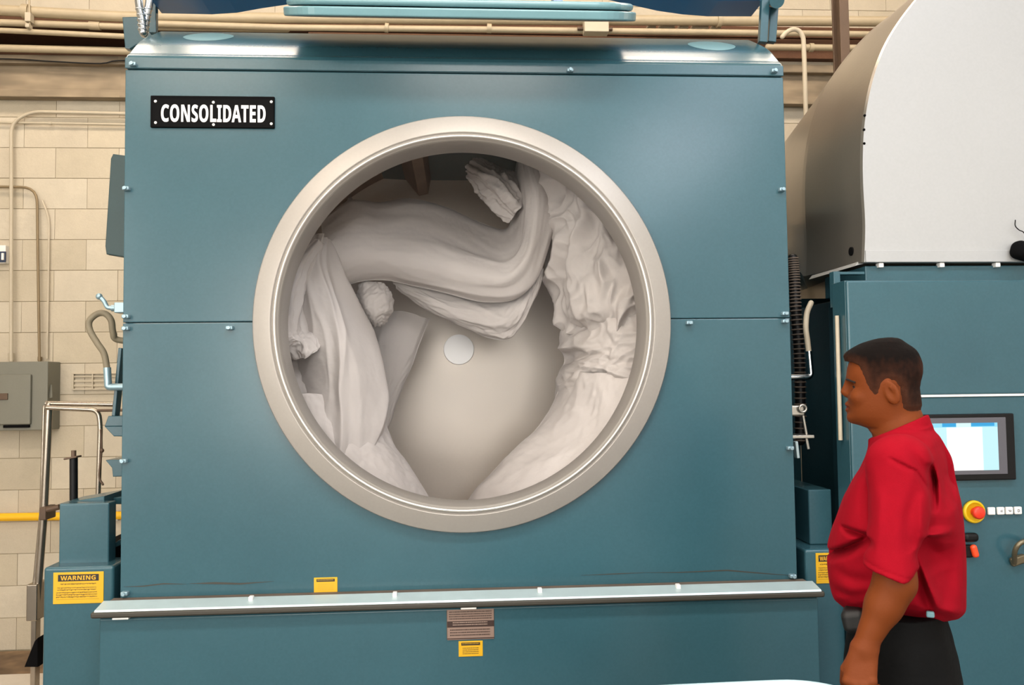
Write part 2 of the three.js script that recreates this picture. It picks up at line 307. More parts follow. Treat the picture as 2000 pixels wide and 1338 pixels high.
{
  const t = thing('junction_box', 'small cream junction box on the pipe above the dryer', 'box', undefined, [0.894, 4.014, -2.2]);
  mesh('box', bx(0.818, 3.965, -2.24, 0.98, 4.064, -2.16, 0.006), M.conduit, t);
  mesh('nipple', rod([0.781, 4.008, -2.22], [0.822, 4.008, -2.22], 0.012), M.brownSteel, t);
  mesh('nipple', rod([0.982, 4.007, -2.22], [1.013, 4.008, -2.22], 0.012), M.brownSteel, t);
}
[[1265, 1281], [1288, 1318], [1326, 1344], [1352, 1384], [1390, 1407]].forEach(([a, b], i) => {
  const x0 = [1.281, 1.362, 1.496, 1.588, 1.723][i], w = (b - a) / 292;
  tag(mesh('wall_bracket', [bx(x0, 4.071, -2.42, x0 + w, 4.103, -2.33, 0.006), bx(x0 + w * 0.3, 4.103, -2.42, x0 + w * 0.5, 4.11, -2.36, 0.003)], M.conduit),
    `small cream beam bracket behind the dryer's right end, ${['first', 'second', 'third', 'fourth', 'fifth'][i]} from left`, 'bracket', 'brackets on the timber beam');
});
pipe('gooseneck cream vent pipe right of the dryer top', [[2.032, 3.838, -1.9], [2.049, 3.858, -1.9], [2.09, 3.888, -1.9], [2.139, 3.885, -1.9], [2.168, 3.84, -1.9], [2.17, 3.682, -1.9], [2.17, 3.224, -1.9], [2.17, 0, -1.9]], 0.0145, M.conduit, [], 'gooseneck_pipe');
{
  const t = thing('steel_column', 'dark brown steel column between dryer and white duct', 'column', undefined, [2.289, 0, -1.6]);
  const x0 = 2.259, x1 = 2.315;
  mesh('web', bx((x0 + x1) / 2 - 0.006, 0.02, -1.68, (x0 + x1) / 2 + 0.006, YC, -1.6, 0.002), M.brownSteel, t);
  mesh('flange', bx(x0, 0.02, -1.6, x1, YC, -1.585, 0.003), M.brownSteel, t);
  mesh('flange', bx(x0, 0.02, -1.695, x1, YC, -1.68, 0.003), M.brownSteel, t);
  mesh('base_plate', bx(x0 - 0.06, 0, -1.74, x1 + 0.06, 0.02, -1.54, 0.003), M.brownSteel, t);
}
// sagging black cable over the lintel
tag(mesh('sagging_cable', tube([[-3.902, 3.808, -2.36], [-2.957, 3.811, -2.36], [-2.637, 3.798, -2.36], [-2.331, 3.788, -2.36], [-2.185, 3.81, -2.36], [-1.597, 3.818, -2.36]], 0.0045), M.black), 'thin black cable sagging along the lintel left of the dryer', 'cable');
// conduits
pipe('pale conduit bending down from the wall to the electrical box', [[-1.621, 3.479, -2.45], [-2.804, 3.496, -2.45], [-2.926, 3.42, -2.45], [-2.892, 1.862, -2.43]], 0.0115, M.conduit, [[[-2.903, 1.912, -2.45], [-2.902, 1.866, -2.45], 1.6]], 'conduit');
pipe('brown conduit curving down into the electrical box', [[-3.825, 3.007, -2.46], [-2.763, 2.997, -2.46], [-2.721, 1.86, -2.44]], 0.0085, M.conduitBrown, [[[-2.728, 1.887, -2.46], [-2.728, 1.861, -2.46], 1.6]], 'conduit');
pipe('thin straight pale conduit crossing the wall below the bend', [[-3.965, 3.443, -2.465], [-3.005, 3.427, -2.465], [-1.625, 3.414, -2.465]], 0.007, M.conduit, [[[-2.693, 3.423, -2.465], [-2.677, 3.423, -2.465], 1.5]], 'conduit');
pipe('thin wall coloured ridge standing in for the shadow line of the brown conduit', [[-2.734, 2.911, -2.47], [-2.687, 2.799, -2.47], [-2.688, 1.877, -2.47]], 0.006, M.block[0], [], 'conduit');  // wall-coloured tube stands in for the shadow line beside the brown conduit
{
  const a = [XL + 0.02, 0.877, -2.43], b = [-1.603, 0.857, -2.43];
  const t = thing('yellow_pipe', 'bright yellow pipe running low along the block wall', 'pipe', undefined, a);
  mesh('pipe_run', rod(a, b, 0.0255, 0.0255, 24), M.yellow, t);
  for (const p of [[-3.588, 0.864, -2.46], [-2.234, 0.853, -2.46]]) mesh('wall_clip', bx(p[0] - 0.012, p[1] - 0.03, -2.49, p[0] + 0.012, p[1] + 0.03, -2.452, 0.003), M.steel, t);
}
{
  const x0 = -3.137, x1 = -2.611, y0 = 1.42, y1 = 1.853;
  const t = thing('electrical_box', 'grey electrical cabinet mounted on the block wall', 'box', undefined, [(x0 + x1) / 2, y0, ZB]);
  mesh('box', bx(x0, y0, ZB, x1, y1, -2.32, 0.005), M.panelGrey, t);
  const d = mesh('door', bx(-3.072, 1.457, -2.322, -2.706, 1.772, -2.3, 0.008), M.panelGrey, t);
  mesh('latch', bx(-2.899, 1.614, -2.301, -2.841, 1.655, -2.292, 0.003), M.brownSteel, d);
  mesh('drip_slot', bx(-2.872, 1.438, -2.32, -2.714, 1.455, -2.304, 0.003), M.blackMatte, d);
  mesh('lever', [bar([-2.612, 1.704, -2.36], [-2.598, 1.619, -2.34], 0.012, 0.02), bx(-2.633, 1.652, -2.37, -2.611, 1.671, -2.35, 0.002)], M.panelGrey, t);
}
{
  const t = thing('wall_switch', 'small white switch box with dark cover at the left frame edge', 'switch', undefined, [-2.984, 2.543, -2.44]);
  mesh('box', bx(-3.034, 2.496, -2.49, -2.944, 2.613, -2.44, 0.006), M.white, t);
  mesh('cover', bx(-3.016, 2.501, -2.441, -2.938, 2.571, -2.43, 0.004), M.navy, t);
  mesh('toggle', bx(-2.96, 2.513, -2.431, -2.945, 2.559, -2.418, 0.003), M.white, t);
}
{ // small louvred vent painted like the wall
  const t = thing('wall_vent', 'small cream louvred vent in the wall left of the dryer', 'vent', undefined, [-2.369, 1.724, -2.47]);
  mesh('frame', [bx(-2.53, 1.669, -2.49, -2.135, 1.678, -2.468, 0.002), bx(-2.532, 1.772, -2.49, -2.136, 1.778, -2.468, 0.002), bx(-2.53, 1.673, -2.49, -2.519, 1.779, -2.468, 0.002), bx(-2.404, 1.671, -2.49, -2.396, 1.777, -2.468, 0.002)], M.block[0], t);
  for (let i = 0; i < 3; i++) { const y = 1.757 - i * 0.03; mesh('slat', bar([-2.522, y, -2.478], [-2.136, y, -2.478], 0.014, 0.006), M.block[1], t); }
}

// ------------------------------------------------------------------ the dryer
const HW = 1.262, CY = 1.912, DEPTH = -1.95;
const dryer = thing('tumble_dryer', 'huge teal blue industrial tumble dryer with round glazed door full of linen', 'dryer', undefined, [0, 0, -0.9]);
{
  const holeR = 0.735, ys = 1.920, yt = 2.873;
  const panel = (ya, yb, up) => {
    const s = new THREE.Shape(), half = Math.sqrt(holeR * holeR - (ya - CY) * (ya - CY)), y0 = up ? ya : yb, dy = (y0 - CY), a0 = Math.asin(dy / holeR), hw = Math.cos(a0) * holeR;
    if (up) { s.moveTo(-HW, ya); s.lineTo(-hw, ya); for (let i = 0; i <= 96; i++) { const a = PI - a0 - (PI - 2 * a0) * i / 96; s.lineTo(Math.cos(a) * holeR, CY + Math.sin(a) * holeR); } s.lineTo(HW, ya); s.lineTo(HW, yb); s.lineTo(-HW, yb); }
    else { s.moveTo(-HW, ya); s.lineTo(HW, ya); s.lineTo(HW, yb); s.lineTo(hw, yb); for (let i = 0; i <= 96; i++) { const a = a0 - (PI + 2 * a0) * i / 96; s.lineTo(Math.cos(a) * holeR, CY + Math.sin(a) * holeR); } s.lineTo(-HW, yb); }
    return new THREE.ExtrudeGeometry(s, { depth: 0.014, bevelEnabled: true, bevelSize: 0.003, bevelThickness: 0.003, bevelOffset: -0.003, bevelSegments: 2 }).translate(0, 0, -0.017);
  };
  mesh('upper_front_panel', panel(ys + 0.0015, yt - 0.002, true), M.teal, dryer);
  mesh('lower_front_panel', panel(0.86, ys - 0.0015, false), M.teal, dryer);
  // backing frame behind the joints
  mesh('front_frame', [bx(-HW + 0.01, ys - 0.03, -0.05, -0.76, ys + 0.03, -0.02, 0), bx(0.76, ys - 0.03, -0.05, HW - 0.01, ys + 0.03, -0.02, 0), bx(-HW + 0.01, yt - 0.03, -0.05, HW - 0.01, yt + 0.03, -0.02, 0)], M.tealDark, dryer);
  // cap: rolled sheet, profile in (z, y)
  const prof = [[0, yt + 0.002], [0, 2.917], [-0.012, 2.932], [-0.03, 2.946], [-0.065, 2.977], [-0.115, 3.02], [-0.18, 3.065], [-0.26, 3.113], [-0.36, 3.17]];
  { const c = new THREE.CatmullRomCurve3(prof.slice(1).map(([z, y]) => V(z, y, 0)), false, 'centripetal').getPoints(44); prof.length = 1; for (const q of c) prof.push([q.x, q.y]); }
  const ytop = prof[prof.length - 1][1];
  const pts = [...prof, [DEPTH, ytop + 0.02], [DEPTH, yt]];
  const g = new THREE.ExtrudeGeometry(new THREE.Shape(pts.map((p) => new THREE.Vector2(p[0], p[1]))), { depth: 2 * HW - 0.012, bevelEnabled: true, bevelSize: 0.006, bevelThickness: 0.006, bevelOffset: -0.006, bevelSegments: 3 });
  g.rotateY(PI / 2); // (z, y, x) -> x' = x depth; shape x becomes -z
  g.scale(1, 1, -1); g.translate(-HW + 0.006, 0, 0);
  { const ix = g.index; if (!ix) { const p = g.attributes.position, n = g.attributes.normal; for (let i = 0; i < p.count; i += 3) for (const a of [p, n]) { const t = [a.getX(i + 1), a.getY(i + 1), a.getZ(i + 1)]; a.setXYZ(i + 1, a.getX(i + 2), a.getY(i + 2), a.getZ(i + 2)); a.setXYZ(i + 2, ...t); } } }
  mesh('top_cap', g, M.teal, dryer);
  mesh('cap_strip', bx(-HW - 0.001, yt + 0.003, -0.004, HW + 0.001, 2.917, 0.004, 0.003), M.teal, dryer);
  mesh('side_panel', bx(-HW, 0.3, DEPTH, -HW + 0.02, yt, -0.02, 0.004), M.teal, dryer);
  mesh('side_panel', bx(HW - 0.02, 0.3, DEPTH, HW, yt, -0.02, 0.004), M.teal, dryer);
  mesh('back_panel', bx(-HW, 0.3, DEPTH - 0.02, HW, yt, DEPTH, 0.004), M.teal, dryer);
  // round covers on the sloping cap
  const capAt = (d) => { let k = 1, q = d; while (k < prof.length - 1) { const l = Math.hypot(prof[k + 1][0] - prof[k][0], prof[k + 1][1] - prof[k][1]); if (q <= l || k === prof.length - 2) { const t = q / l, nz = prof[k + 1][1] - prof[k][1], ny = prof[k][0] - prof[k + 1][0]; return [prof[k][0] + (prof[k + 1][0] - prof[k][0]) * t, prof[k][1] + (prof[k + 1][1] - prof[k][1]) * t, nz / l, ny / l]; } q -= l; k++; } };
  for (const [x, d] of [[-1.025, 0.30], [1.041, 0.26]]) {
    const c = new THREE.RingGeometry(0.0005, 0.098, 48, 6), p = c.attributes.position;
    for (let i = 0; i < p.count; i++) { const [z, y, nz, ny] = capAt(d + p.getY(i)), r = Math.hypot(p.getX(i), p.getY(i)), h = r > 0.094 ? 0.0006 : 0.0035; p.setXYZ(i, x + p.getX(i), y + ny * h, z + nz * h); c.attributes.normal.setXYZ(i, 0, ny, nz); }
    mesh('port_cover', c.toNonIndexed(), M.tealLight, dryer);
  }
  // door ring
  mesh('door_ring', latheZ([[0.735, -0.02], [0.787, -0.004], [0.787, 0.02], [0.782, 0.028], [0.72, 0.05], [0.716, 0.05], [0.7145, 0.044], [0.712, 0.044], [0.709, 0.05], [0.705, 0.05]], 0, CY, 160), M.ring, dryer);
  mesh('door_bead', latheZ([[0.707, 0.04], [0.707, 0.05], [0.704, 0.056], [0.700, 0.058], [0.696, 0.055], [0.6945, 0.048], [0.6945, 0.04], [0.69, 0.034], [0.688, 0.03]], 0, CY, 160), M.ringBead, dryer);
  mesh('door_gasket_ring', latheZ([[0.689, 0.035], [0.687, 0.02], [0.684, -0.12], [0.74, -0.12], [0.74, -0.02], [0.735, -0.02], [0.705, 0.045]], 0, CY, 160), M.ring, dryer);
  mesh('door_glass', new THREE.CircleGeometry(0.687, 96).translate(0, CY, 0.012), M.glass, dryer);
  // drum
  const DR = 1.06, zb = -1.73, cy = 1.878;
  const drum = mesh('drum', [latheZ([[0.7, -0.122], [DR - 0.05, -0.14], [DR, -0.2], [DR, zb - 0.03]], 0, CY, 120), latheZ([[DR + 0.02, zb - 0.03], [DR + 0.02, -0.19], [DR - 0.05, -0.125], [0.7, -0.118]], 0, CY, 120)], M.drum, dryer);
  for (let k = 0; k < 5; k++) {
    const a = rad(104 + 72 * k), q = new THREE.ExtrudeGeometry(new THREE.Shape([[-0.09, 0], [0.09, 0], [0.02, -0.15], [-0.02, -0.15]].map((p) => new THREE.Vector2(...p))), { depth: 1.42, bevelEnabled: true, bevelSize: 0.012, bevelThickness: 0.012, bevelSegments: 2 });
    q.translate(0, DR - 0.005, -1.68).rotateZ(a - PI / 2).translate(0, CY, 0);
    mesh('lifter', q, M.drum, drum);
  }
  mesh('drum_back', latheZ([[0.001, zb + 0.015], [0.2, zb + 0.012], [0.7, zb + 0.004], [1.0, zb + 0.01], [DR + 0.01, zb + 0.05]].reverse(), 0, CY, 128), M.drumBack, dryer);
  mesh('drum_back_sheet', latheZ([[0.001, zb - 0.04], [DR + 0.02, zb - 0.03]], 0, CY, 64), M.drum, dryer);
  mesh('hub_disc', new THREE.CylinderGeometry(0.086, 0.089, 0.05, 64).rotateX(PI / 2).translate(-0.02, cy, zb + 0.03), M.hub, dryer);
  // studs and little knobs along the panel edges
  const stud = (x, y, s = 1) => mesh('edge_stud', [bx(x - 0.016 * s, y - 0.009 * s, -0.002, x + 0.016 * s, y + 0.009 * s, 0.022, 0.004), rod([x, y, 0.01], [x, y, 0.03], 0.006)], M.castBlue, dryer);
  for (const [x, y] of [[-1.25, 2.418], [1.24, 2.421], [-1.247, 1.942], [-1.247, 1.898], [1.238, 1.936], [1.238, 1.906], [-1.25, 1.413], [1.244, 1.417], [-0.872, 1.897], [0.861, 1.903], [0.415, 2.884], [1.222, 2.891], [-1.23, 2.887], [-1.241, 0.935], [1.24, 0.931]]) stud(x, y, 0.8);
  // nameplate
  const np = mesh('nameplate', bx(-1.166, 2.65, 0, -0.71, 2.771, 0.01, 0.003), M.blackMatte, dryer);
  const nx0 = -1.159, nx1 = -0.71, ny0 = 2.649, ny1 = 2.762;
  const nt = canvasTex(1024, 256, (c, w, h) => { c.fillStyle = '#060607'; c.fillRect(0, 0, w, h); c.fillStyle = '#f4f3f0'; c.font = 'bold 212px sans-serif'; c.textBaseline = 'middle'; c.textAlign = 'left'; const tw = c.measureText('CONSOLIDATED').width; c.save(); c.translate(62, h / 2 + 6); c.scale(900 / tw, 1); c.fillText('CONSOLIDATED', 0, 0); c.strokeStyle = '#f4f3f0'; c.lineWidth = 4; c.strokeText('CONSOLIDATED', 0, 0); c.restore(); });
  const face = new THREE.PlaneGeometry(nx1 - nx0 - 0.006, ny1 - ny0 - 0.006).translate((nx0 + nx1) / 2, (ny0 + ny1) / 2, 0.0108);
  mesh('lettering', face, phy({ map: nt, roughness: 0.8, specularIntensity: 0.25 }), np, true);
  for (const [x, y] of [[-1.147, 2.748], [-0.935, 2.746], [-0.721, 2.75], [-1.146, 2.667], [-0.934, 2.661], [-0.721, 2.666]]) mesh('rivet', new THREE.SphereGeometry(0.0055, 12, 6).scale(1, 1, 0.5).translate(x, y, 0.0115), M.white, np);
  // scuffs: thin worn tears in the paint
  const scuff = (pts, w) => { const up = [], dn = []; pts.forEach((p, i) => { const k = w * Math.sin(PI * clamp(i / (pts.length - 1), 0.02, 0.98)) * (0.6 + 0.8 * rnd()); up.push([p[0], p[1] + k]); dn.unshift([p[0], p[1] - k]); }); mesh('scuff_mark', extrudeXY([...up, ...dn], 0, 0.0012), M.rubberDark, dryer); };
  scuff([[-1.249, 0.957], [-1.18, 0.957], [-1.107, 0.964], [-1.025, 0.96]], 0.0025);
  scuff([[-1.016, 0.962], [-0.924, 0.961], [-0.832, 0.956], [-0.711, 0.962]], 0.003);
  scuff([[0.428, 0.953], [0.555, 0.955], [0.682, 0.957]], 0.0018);
  scuff([[0.672, 0.957], [0.81, 0.954], [0.989, 0.957], [1.108, 0.944], [1.238, 0.931]], 0.0028);
  // ledge between front and base apron
  const yl = 0.912;
  mesh('ledge_gasket', bx(-1.285, yl - 0.02, 0.0, 1.285, yl + 0.006, 0.055, 0.004), M.gasket, dryer);
  const lp = [[0.05, yl + 0.008], [0.125, yl - 0.006], [0.13, yl - 0.012], [0.05, yl - 0.012]];
  const lg = new THREE.ExtrudeGeometry(new THREE.Shape(lp.map((p) => new THREE.Vector2(-p[0], p[1]))), { depth: 2.6, bevelEnabled: false }).rotateY(PI / 2).translate(-1.3, 0, 0);
  mesh('ledge_strip', lg, M.ledge, dryer);
  mesh('ledge_nose', bx(-1.313, yl - 0.034, 0.04, 1.313, yl - 0.012, 0.132, 0.008, 3), M.rubberDark, dryer);
  for (const x of [-0.776, -0.264, 0.264, 0.779]) mesh('ledge_clip', bx(x - 0.008, yl - 0.006, 0.06, x + 0.008, yl + 0.016, 0.085, 0.003), M.white, dryer);
  for (const x of [-1.213, 0.002]) mesh('ledge_tab', bx(x - 0.028, yl - 0.041, 0.1, x + 0.028, yl - 0.034, 0.125, 0.002), M.white, dryer);
  mesh('base_apron', bx(-1.295, 0.02, -0.3, 1.3, yl - 0.04, 0.1, 0.008, 3), M.teal, dryer);
  mesh('base_skid', [bx(-1.2, 0, -1.9, -1.0, 0.31, 0.05, 0.004), bx(1.0, 0, -1.9, 1.2, 0.31, 0.05, 0.004), bx(-1.2, 0.2, -1.9, 1.2, 0.31, -1.7, 0.004)], M.tealDark, dryer);
  // stickers
  const bars = (c, x, y, w, h, rows) => { for (let r = 0; r < rows; r++) { let px = x; while (px < x + w) { const k = 4 + rnd() * 10; c.fillRect(px, y + r * h, Math.min(k, x + w - px), h * 0.45); px += k + 3; } } };
  const sticker = (name, x0, y0, x1, y1, z, tex, parent = dryer) => { const o = mesh(name, bx(x0, y0, z, x1, y1, z + 0.002, 0.0008, 1), M.eyellow, parent); mesh('print', new THREE.PlaneGeometry(x1 - x0 - 0.002, y1 - y0 - 0.002).translate((x0 + x1) / 2, (y0 + y1) / 2, z + 0.0024), std({ map: tex, roughness: 0.5 }), o, true); return o; };
  const small = (blank) => canvasTex(256, 176, (c, w, h) => { c.fillStyle = '#cf9f0a'; c.fillRect(0, 0, w, h); c.fillStyle = '#2a2110'; c.fillRect(26, 14, 204, 34); c.fillStyle = '#d8ac14'; bars(c, 36, 24, 180, 14, 1); c.fillStyle = blank ? '#b8941a' : '#55430f'; bars(c, 40, 74, 176, 22, 4); });
  sticker('caution_label', -0.566, 0.916, -0.48, 0.971, 0.0, small(true));
  sticker('caution_label', -0.035, 0.698, 0.052, 0.753, 0.1, small(false));
  const dp = mesh('data_plate', bx(-0.077, 0.761, 0.1, 0.094, 0.865, 0.103, 0.001, 1), M.brownSteel, dryer);
  const dt = canvasTex(512, 340, (c, w, h) => { c.fillStyle = '#8d776a'; c.fillRect(0, 0, w, h); c.fillStyle = '#3b2b25'; c.fillRect(0, 130, w, 70); c.fillRect(0, 322, w, 12); bars(c, 20, 20, 470, 26, 4); bars(c, 30, 222, 440, 30, 3); c.fillStyle = '#a08b7d'; bars(c, 60, 140, 380, 26, 2); });
  mesh('print', new THREE.PlaneGeometry(0.094 - -0.076 - 0.002, 0.867 - 0.758 - 0.002).translate((0.094 + -0.076) / 2, (0.867 + 0.758) / 2, 0.1035), std({ map: dt, roughness: 0.45, metalness: 0.3 }), dp, true);
  // opened access flap on the left side
  mesh('access_flap', extrudeXY([[-1.475, 2.669], [-1.262, 2.64], [-1.262, 2.2], [-1.498, 2.242], [-1.503, 2.276], [-1.484, 2.649]], -0.47, -0.43, 0.004), M.tealDark, dryer);
  // brackets of the left side
  for (const [g, m] of [
    [extrudeXY([[-1.429, 1.528], [-1.262, 1.527], [-1.262, 1.568], [-1.415, 1.569]], -0.4, -0.26, 0.003), M.teal],
    [extrudeXY([[-1.429, 1.528], [-1.393, 1.488], [-1.262, 1.484], [-1.262, 1.527]], -0.4, -0.26, 0.003), M.teal],
    [extrudeXY([[-1.424, 1.395], [-1.399, 1.364], [-1.395, 1.329], [-1.262, 1.329], [-1.262, 1.4]], -0.4, -0.26, 0.003), M.teal],
    [bar([-1.378, 1.84, -0.3], [-1.401, 1.568, -0.3], 0.014, 0.05), M.teal],
    [extrudeXY([[-1.416, 1.222], [-1.416, 1.246], [-1.262, 1.253], [-1.262, 1.217]], -0.4, -0.26, 0.003), M.teal],
  ]) mesh('side_bracket', g, m, dryer);
  // latch handle on the left side
  const lh = mesh('side_latch', [bx(-1.362, 1.972, -0.24, -1.262, 2.013, -0.17, 0.004), rod([-1.382, 1.993, -0.2], [-1.359, 1.993, -0.2], 0.013)], M.castBlue, dryer);
  mesh('latch_lever', [...tube([[-1.38, 1.993, -0.2], [-1.398, 1.997, -0.2], [-1.412, 2.021, -0.2], [-1.428, 2.039, -0.2]], 0.0085, 24), new THREE.SphereGeometry(0.013, 12, 10).translate(-1.43, 2.039, -0.2)], M.castBlue, lh);
  // latch assembly of the right side
  mesh('side_latch', [bx(1.262, 1.535, -0.2, 1.362, 1.576, -0.12, 0.006), new THREE.TorusGeometry(0.014, 0.005, 8, 20).translate(1.349, 1.564, -0.11), bar([1.355, 1.547, -0.13], [1.369, 1.456, -0.13], 0.01, 0.012), bar([1.367, 1.452, -0.13], [1.376, 1.399, -0.13], 0.012, 0.008), bx(1.262, 1.445, -0.2, 1.39, 1.458, -0.1, 0.003)], M.steel, dryer);
  mesh('side_bracket', [bar([1.31, 1.435, -0.1], [1.316, 1.368, -0.1], 0.012, 0.03)], M.ledge, dryer);
}
{ // struts, plates and the arch that carry the raised cover
  const t = thing('lifting_frame', 'blue arched frame with struts above the dryer top', 'frame', undefined, [0, 3.1, -0.5]);
  const a = [[-1.32, 3.412], [-1.319, 3.331], [-1.104, 3.33], [-0.995, 3.339], [-0.887, 3.361], [-0.58, 3.413], [0, 3.451], [0.592, 3.444], [0.822, 3.397], [0.903, 3.38], [1.019, 3.365], [1.136, 3.358], [1.341, 3.361], [1.343, 3.463], [1.106, 3.553], [0.003, 3.669], [-1.061, 3.53]];
  mesh('arch', extrudeXY(a, -0.56, -0.38, 0.01), M.blueEnamel, t);
  mesh('strut', bar([1.323, 3.458, -0.3], [1.296, 3.132, -0.3], 0.035, 0.03), M.teal, t);
  mesh('strut', bar([1.382, 3.48, -0.34], [1.35, 3.15, -0.34], 0.035, 0.03), M.teal, t);
  mesh('knuckle', rod([1.383, 3.365, -0.4], [1.342, 3.291, -0.24], 0.03), M.teal, t);
  mesh('side_plate', extrudeXY([[-1.478, 3.299], [-1.337, 3.306], [-1.336, 3.208], [-1.418, 3.175], [-1.444, 3.157], [-1.465, 3.161]], -0.56, -0.52, 0.004), M.teal, t);
  mesh('hanger_bar', bar([-1.338, 3.527, -0.5], [-1.336, 3.217, -0.5], 0.03, 0.03), M.teal, t);
  mesh('cross_tie', [bar([-1.338, 3.509, -0.5], [1.353, 3.489, -0.36], 0.05, 0.05)], M.blueEnamel, t);
}
{ // two shiny braided hoses at the left end of the cap
  const hs = [[[-1.337, 3.414, -0.32], [-1.334, 3.284, -0.32], [-1.321, 3.207, -0.32], [-1.316, 3.148, -0.32]], [[-1.294, 3.425, -0.34], [-1.297, 3.294, -0.34], [-1.311, 3.216, -0.34], [-1.319, 3.15, -0.34]]];
  hs.forEach((p, i) => { const t = thing('braided_hose', `shiny braided metal hose at the left end of the dryer top, ${i ? 'right' : 'left'} of the pair`, 'hose', undefined, p[3]); mesh('hose', tube(p, 0.016, 60, 14), M.chrome, t); for (let k = 0; k < 5; k++) { const c = new THREE.CatmullRomCurve3(p.map((q) => V(...q))).getPoint(0.5 + k * 0.11); mesh('collar', new THREE.TorusGeometry(0.0165, 0.003, 6, 20).rotateX(PI / 2).translate(c.x, c.y, c.z), M.chrome, t); } });
}
{ // raised rounded cover
  const t = thing('raised_cover', 'pale blue enamel cover with rounded ends raised above the dryer', 'cover', undefined, [0, 3.1, -0.2]);
  const y = 3.145, stad = (hl, hd, n = 24) => { const o = []; for (let i = 0; i <= n; i++) { const a = -PI / 2 + PI * i / n; o.push([hl + Math.cos(a) * hd * 0.55, Math.sin(a) * hd]); } for (let i = 0; i <= n; i++) { const a = PI / 2 + PI * i / n; o.push([-hl + Math.cos(a) * hd * 0.55, Math.sin(a) * hd]); } return o; };
  const slab = (hl, hd, y0, y1, b) => new THREE.ExtrudeGeometry(new THREE.Shape(stad(hl, hd).map((p) => new THREE.Vector2(...p))), { depth: y1 - y0 - 2 * b, bevelEnabled: true, bevelSize: b, bevelThickness: b, bevelOffset: -b, bevelSegments: 4 }).rotateX(-PI / 2).translate(0, y0 + b, 0);
  const tilt = (g) => g.rotateX(0.405).translate(0, y, -0.06);
  mesh('lower_tray', tilt(slab(0.50, 0.33, -0.030, 0.002, 0.006)), M.tealLight, t);
  mesh('upper_lid', tilt(slab(0.49, 0.325, 0.006, 0.032, 0.012)), M.tealLight, t);
  mesh('lift_post', bar([-0.4, y + 0.08, -0.2], [-0.4, y + 0.34, -0.42], 0.04, 0.04), M.blueEnamel, t);
  mesh('lift_post', bar([0.4, y + 0.08, -0.2], [0.4, y + 0.34, -0.42], 0.04, 0.04), M.blueEnamel, t);
}
// hoses at the sides of the dryer
{
  const t = thing('rubber_hose', 'tan rubber hose looping beside the left edge of the dryer', 'hose', undefined, [-1.405, 1.682, -0.25]);
  mesh('hose', tube([[-1.262, 1.863, -0.32], [-1.385, 1.872, -0.28], [-1.399, 1.9, -0.26], [-1.403, 1.948, -0.25], [-1.426, 1.975, -0.25], [-1.457, 1.975, -0.25], [-1.487, 1.947, -0.25], [-1.484, 1.908, -0.25], [-1.456, 1.859, -0.25], [-1.43, 1.818, -0.25], [-1.419, 1.767, -0.25], [-1.413, 1.726, -0.25]], 0.0125, 110), M.rubber, t);
  mesh('ferrule', rod([-1.417, 1.761, -0.25], [-1.413, 1.7, -0.25], 0.0145), M.castBlue, t);
  mesh('elbow', bent([[-1.413, 1.706, -0.25], [-1.413, 1.684, -0.25], [-1.262, 1.683, -0.25]], 0.0145, 0.025), M.castBlue, t);
}
{
  const t = thing('rubber_hose', 'pale hose with chrome elbow in the gap right of the dryer', 'hose', undefined, [1.419, 1.693, -0.2]);
  mesh('hose', tube([[1.451, 2, -0.24], [1.424, 1.955, -0.22], [1.409, 1.894, -0.2], [1.414, 1.841, -0.2], [1.419, 1.788, -0.2]], 0.0115, 60), M.conduit, t);
  mesh('ferrule', rod([1.419, 1.797, -0.2], [1.424, 1.72, -0.2], 0.013), M.chrome, t);
  mesh('elbow', bent([[1.424, 1.725, -0.2], [1.425, 1.691, -0.2], [1.262, 1.69, -0.2]], 0.013, 0.03), M.chrome, t);
}
{
  const t = thing('flexible_duct', 'dark ribbed flexible duct in the gap right of the dryer', 'duct', undefined, [1.44, 1.552, -0.34]);
  const P = [[1.427, 2.205, -0.36], [1.431, 2.116, -0.36], [1.434, 1.993, -0.36], [1.443, 1.816, -0.36], [1.444, 1.639, -0.36], [1.438, 1.419, -0.36]], c = new THREE.CatmullRomCurve3(P.map((p) => V(...p)));
  mesh('duct_core', tube(P, 0.022, 60), M.black, t);
  const rings = []; for (let i = 0; i < 44; i++) { const p = c.getPoint(i / 43), q = c.getTangent(i / 43); const g = new THREE.TorusGeometry(0.023, 0.0035, 6, 18); g.applyQuaternion(new THREE.Quaternion().setFromUnitVectors(V(0, 0, 1), q)); rings.push(g.translate(p.x, p.y, p.z)); }
  mesh('duct_ribs', rings, M.gasket, t).userData.kind = 'stuff';
}
const CZ = 0.05, cx0 = 1.467;
// bearing pedestals either side
function pedestal(side) {
  const L = side < 0, t = thing('bearing_pedestal', L ? 'teal stepped steel pedestal left of the dryer with large yellow warning sign' : 'teal stepped steel pedestal in the gap right of the dryer, half behind the man', 'pedestal', undefined, [side * 1.42, 0, -0.3]);
  const [ax, bxx, y0, y1] = L ? [-1.548, -1.298, 0.02, 1.027] : [1.308, cx0 - 0.006, 0.02, 1.021];
  mesh('lower_box', bx(ax, y0, L ? -0.2 : -0.7, bxx, y1, -0.03, 0.012, 3), M.teal, t);
  mesh('upper_box', L ? bx(-1.526, 1.005, -0.17, -1.344, 1.248, -0.1, 0.006) : bx(1.366, y1, -0.6, cx0 - 0.006, 1.239, -0.12, 0.006), M.teal, t);
  mesh('foot', bx(ax - 0.02, 0, L ? -0.24 : -0.72, bxx, 0.02, -0.02, 0.004), M.tealDark, t);
  return t;
}
const pedL = pedestal(-1), pedR = pedestal(1);
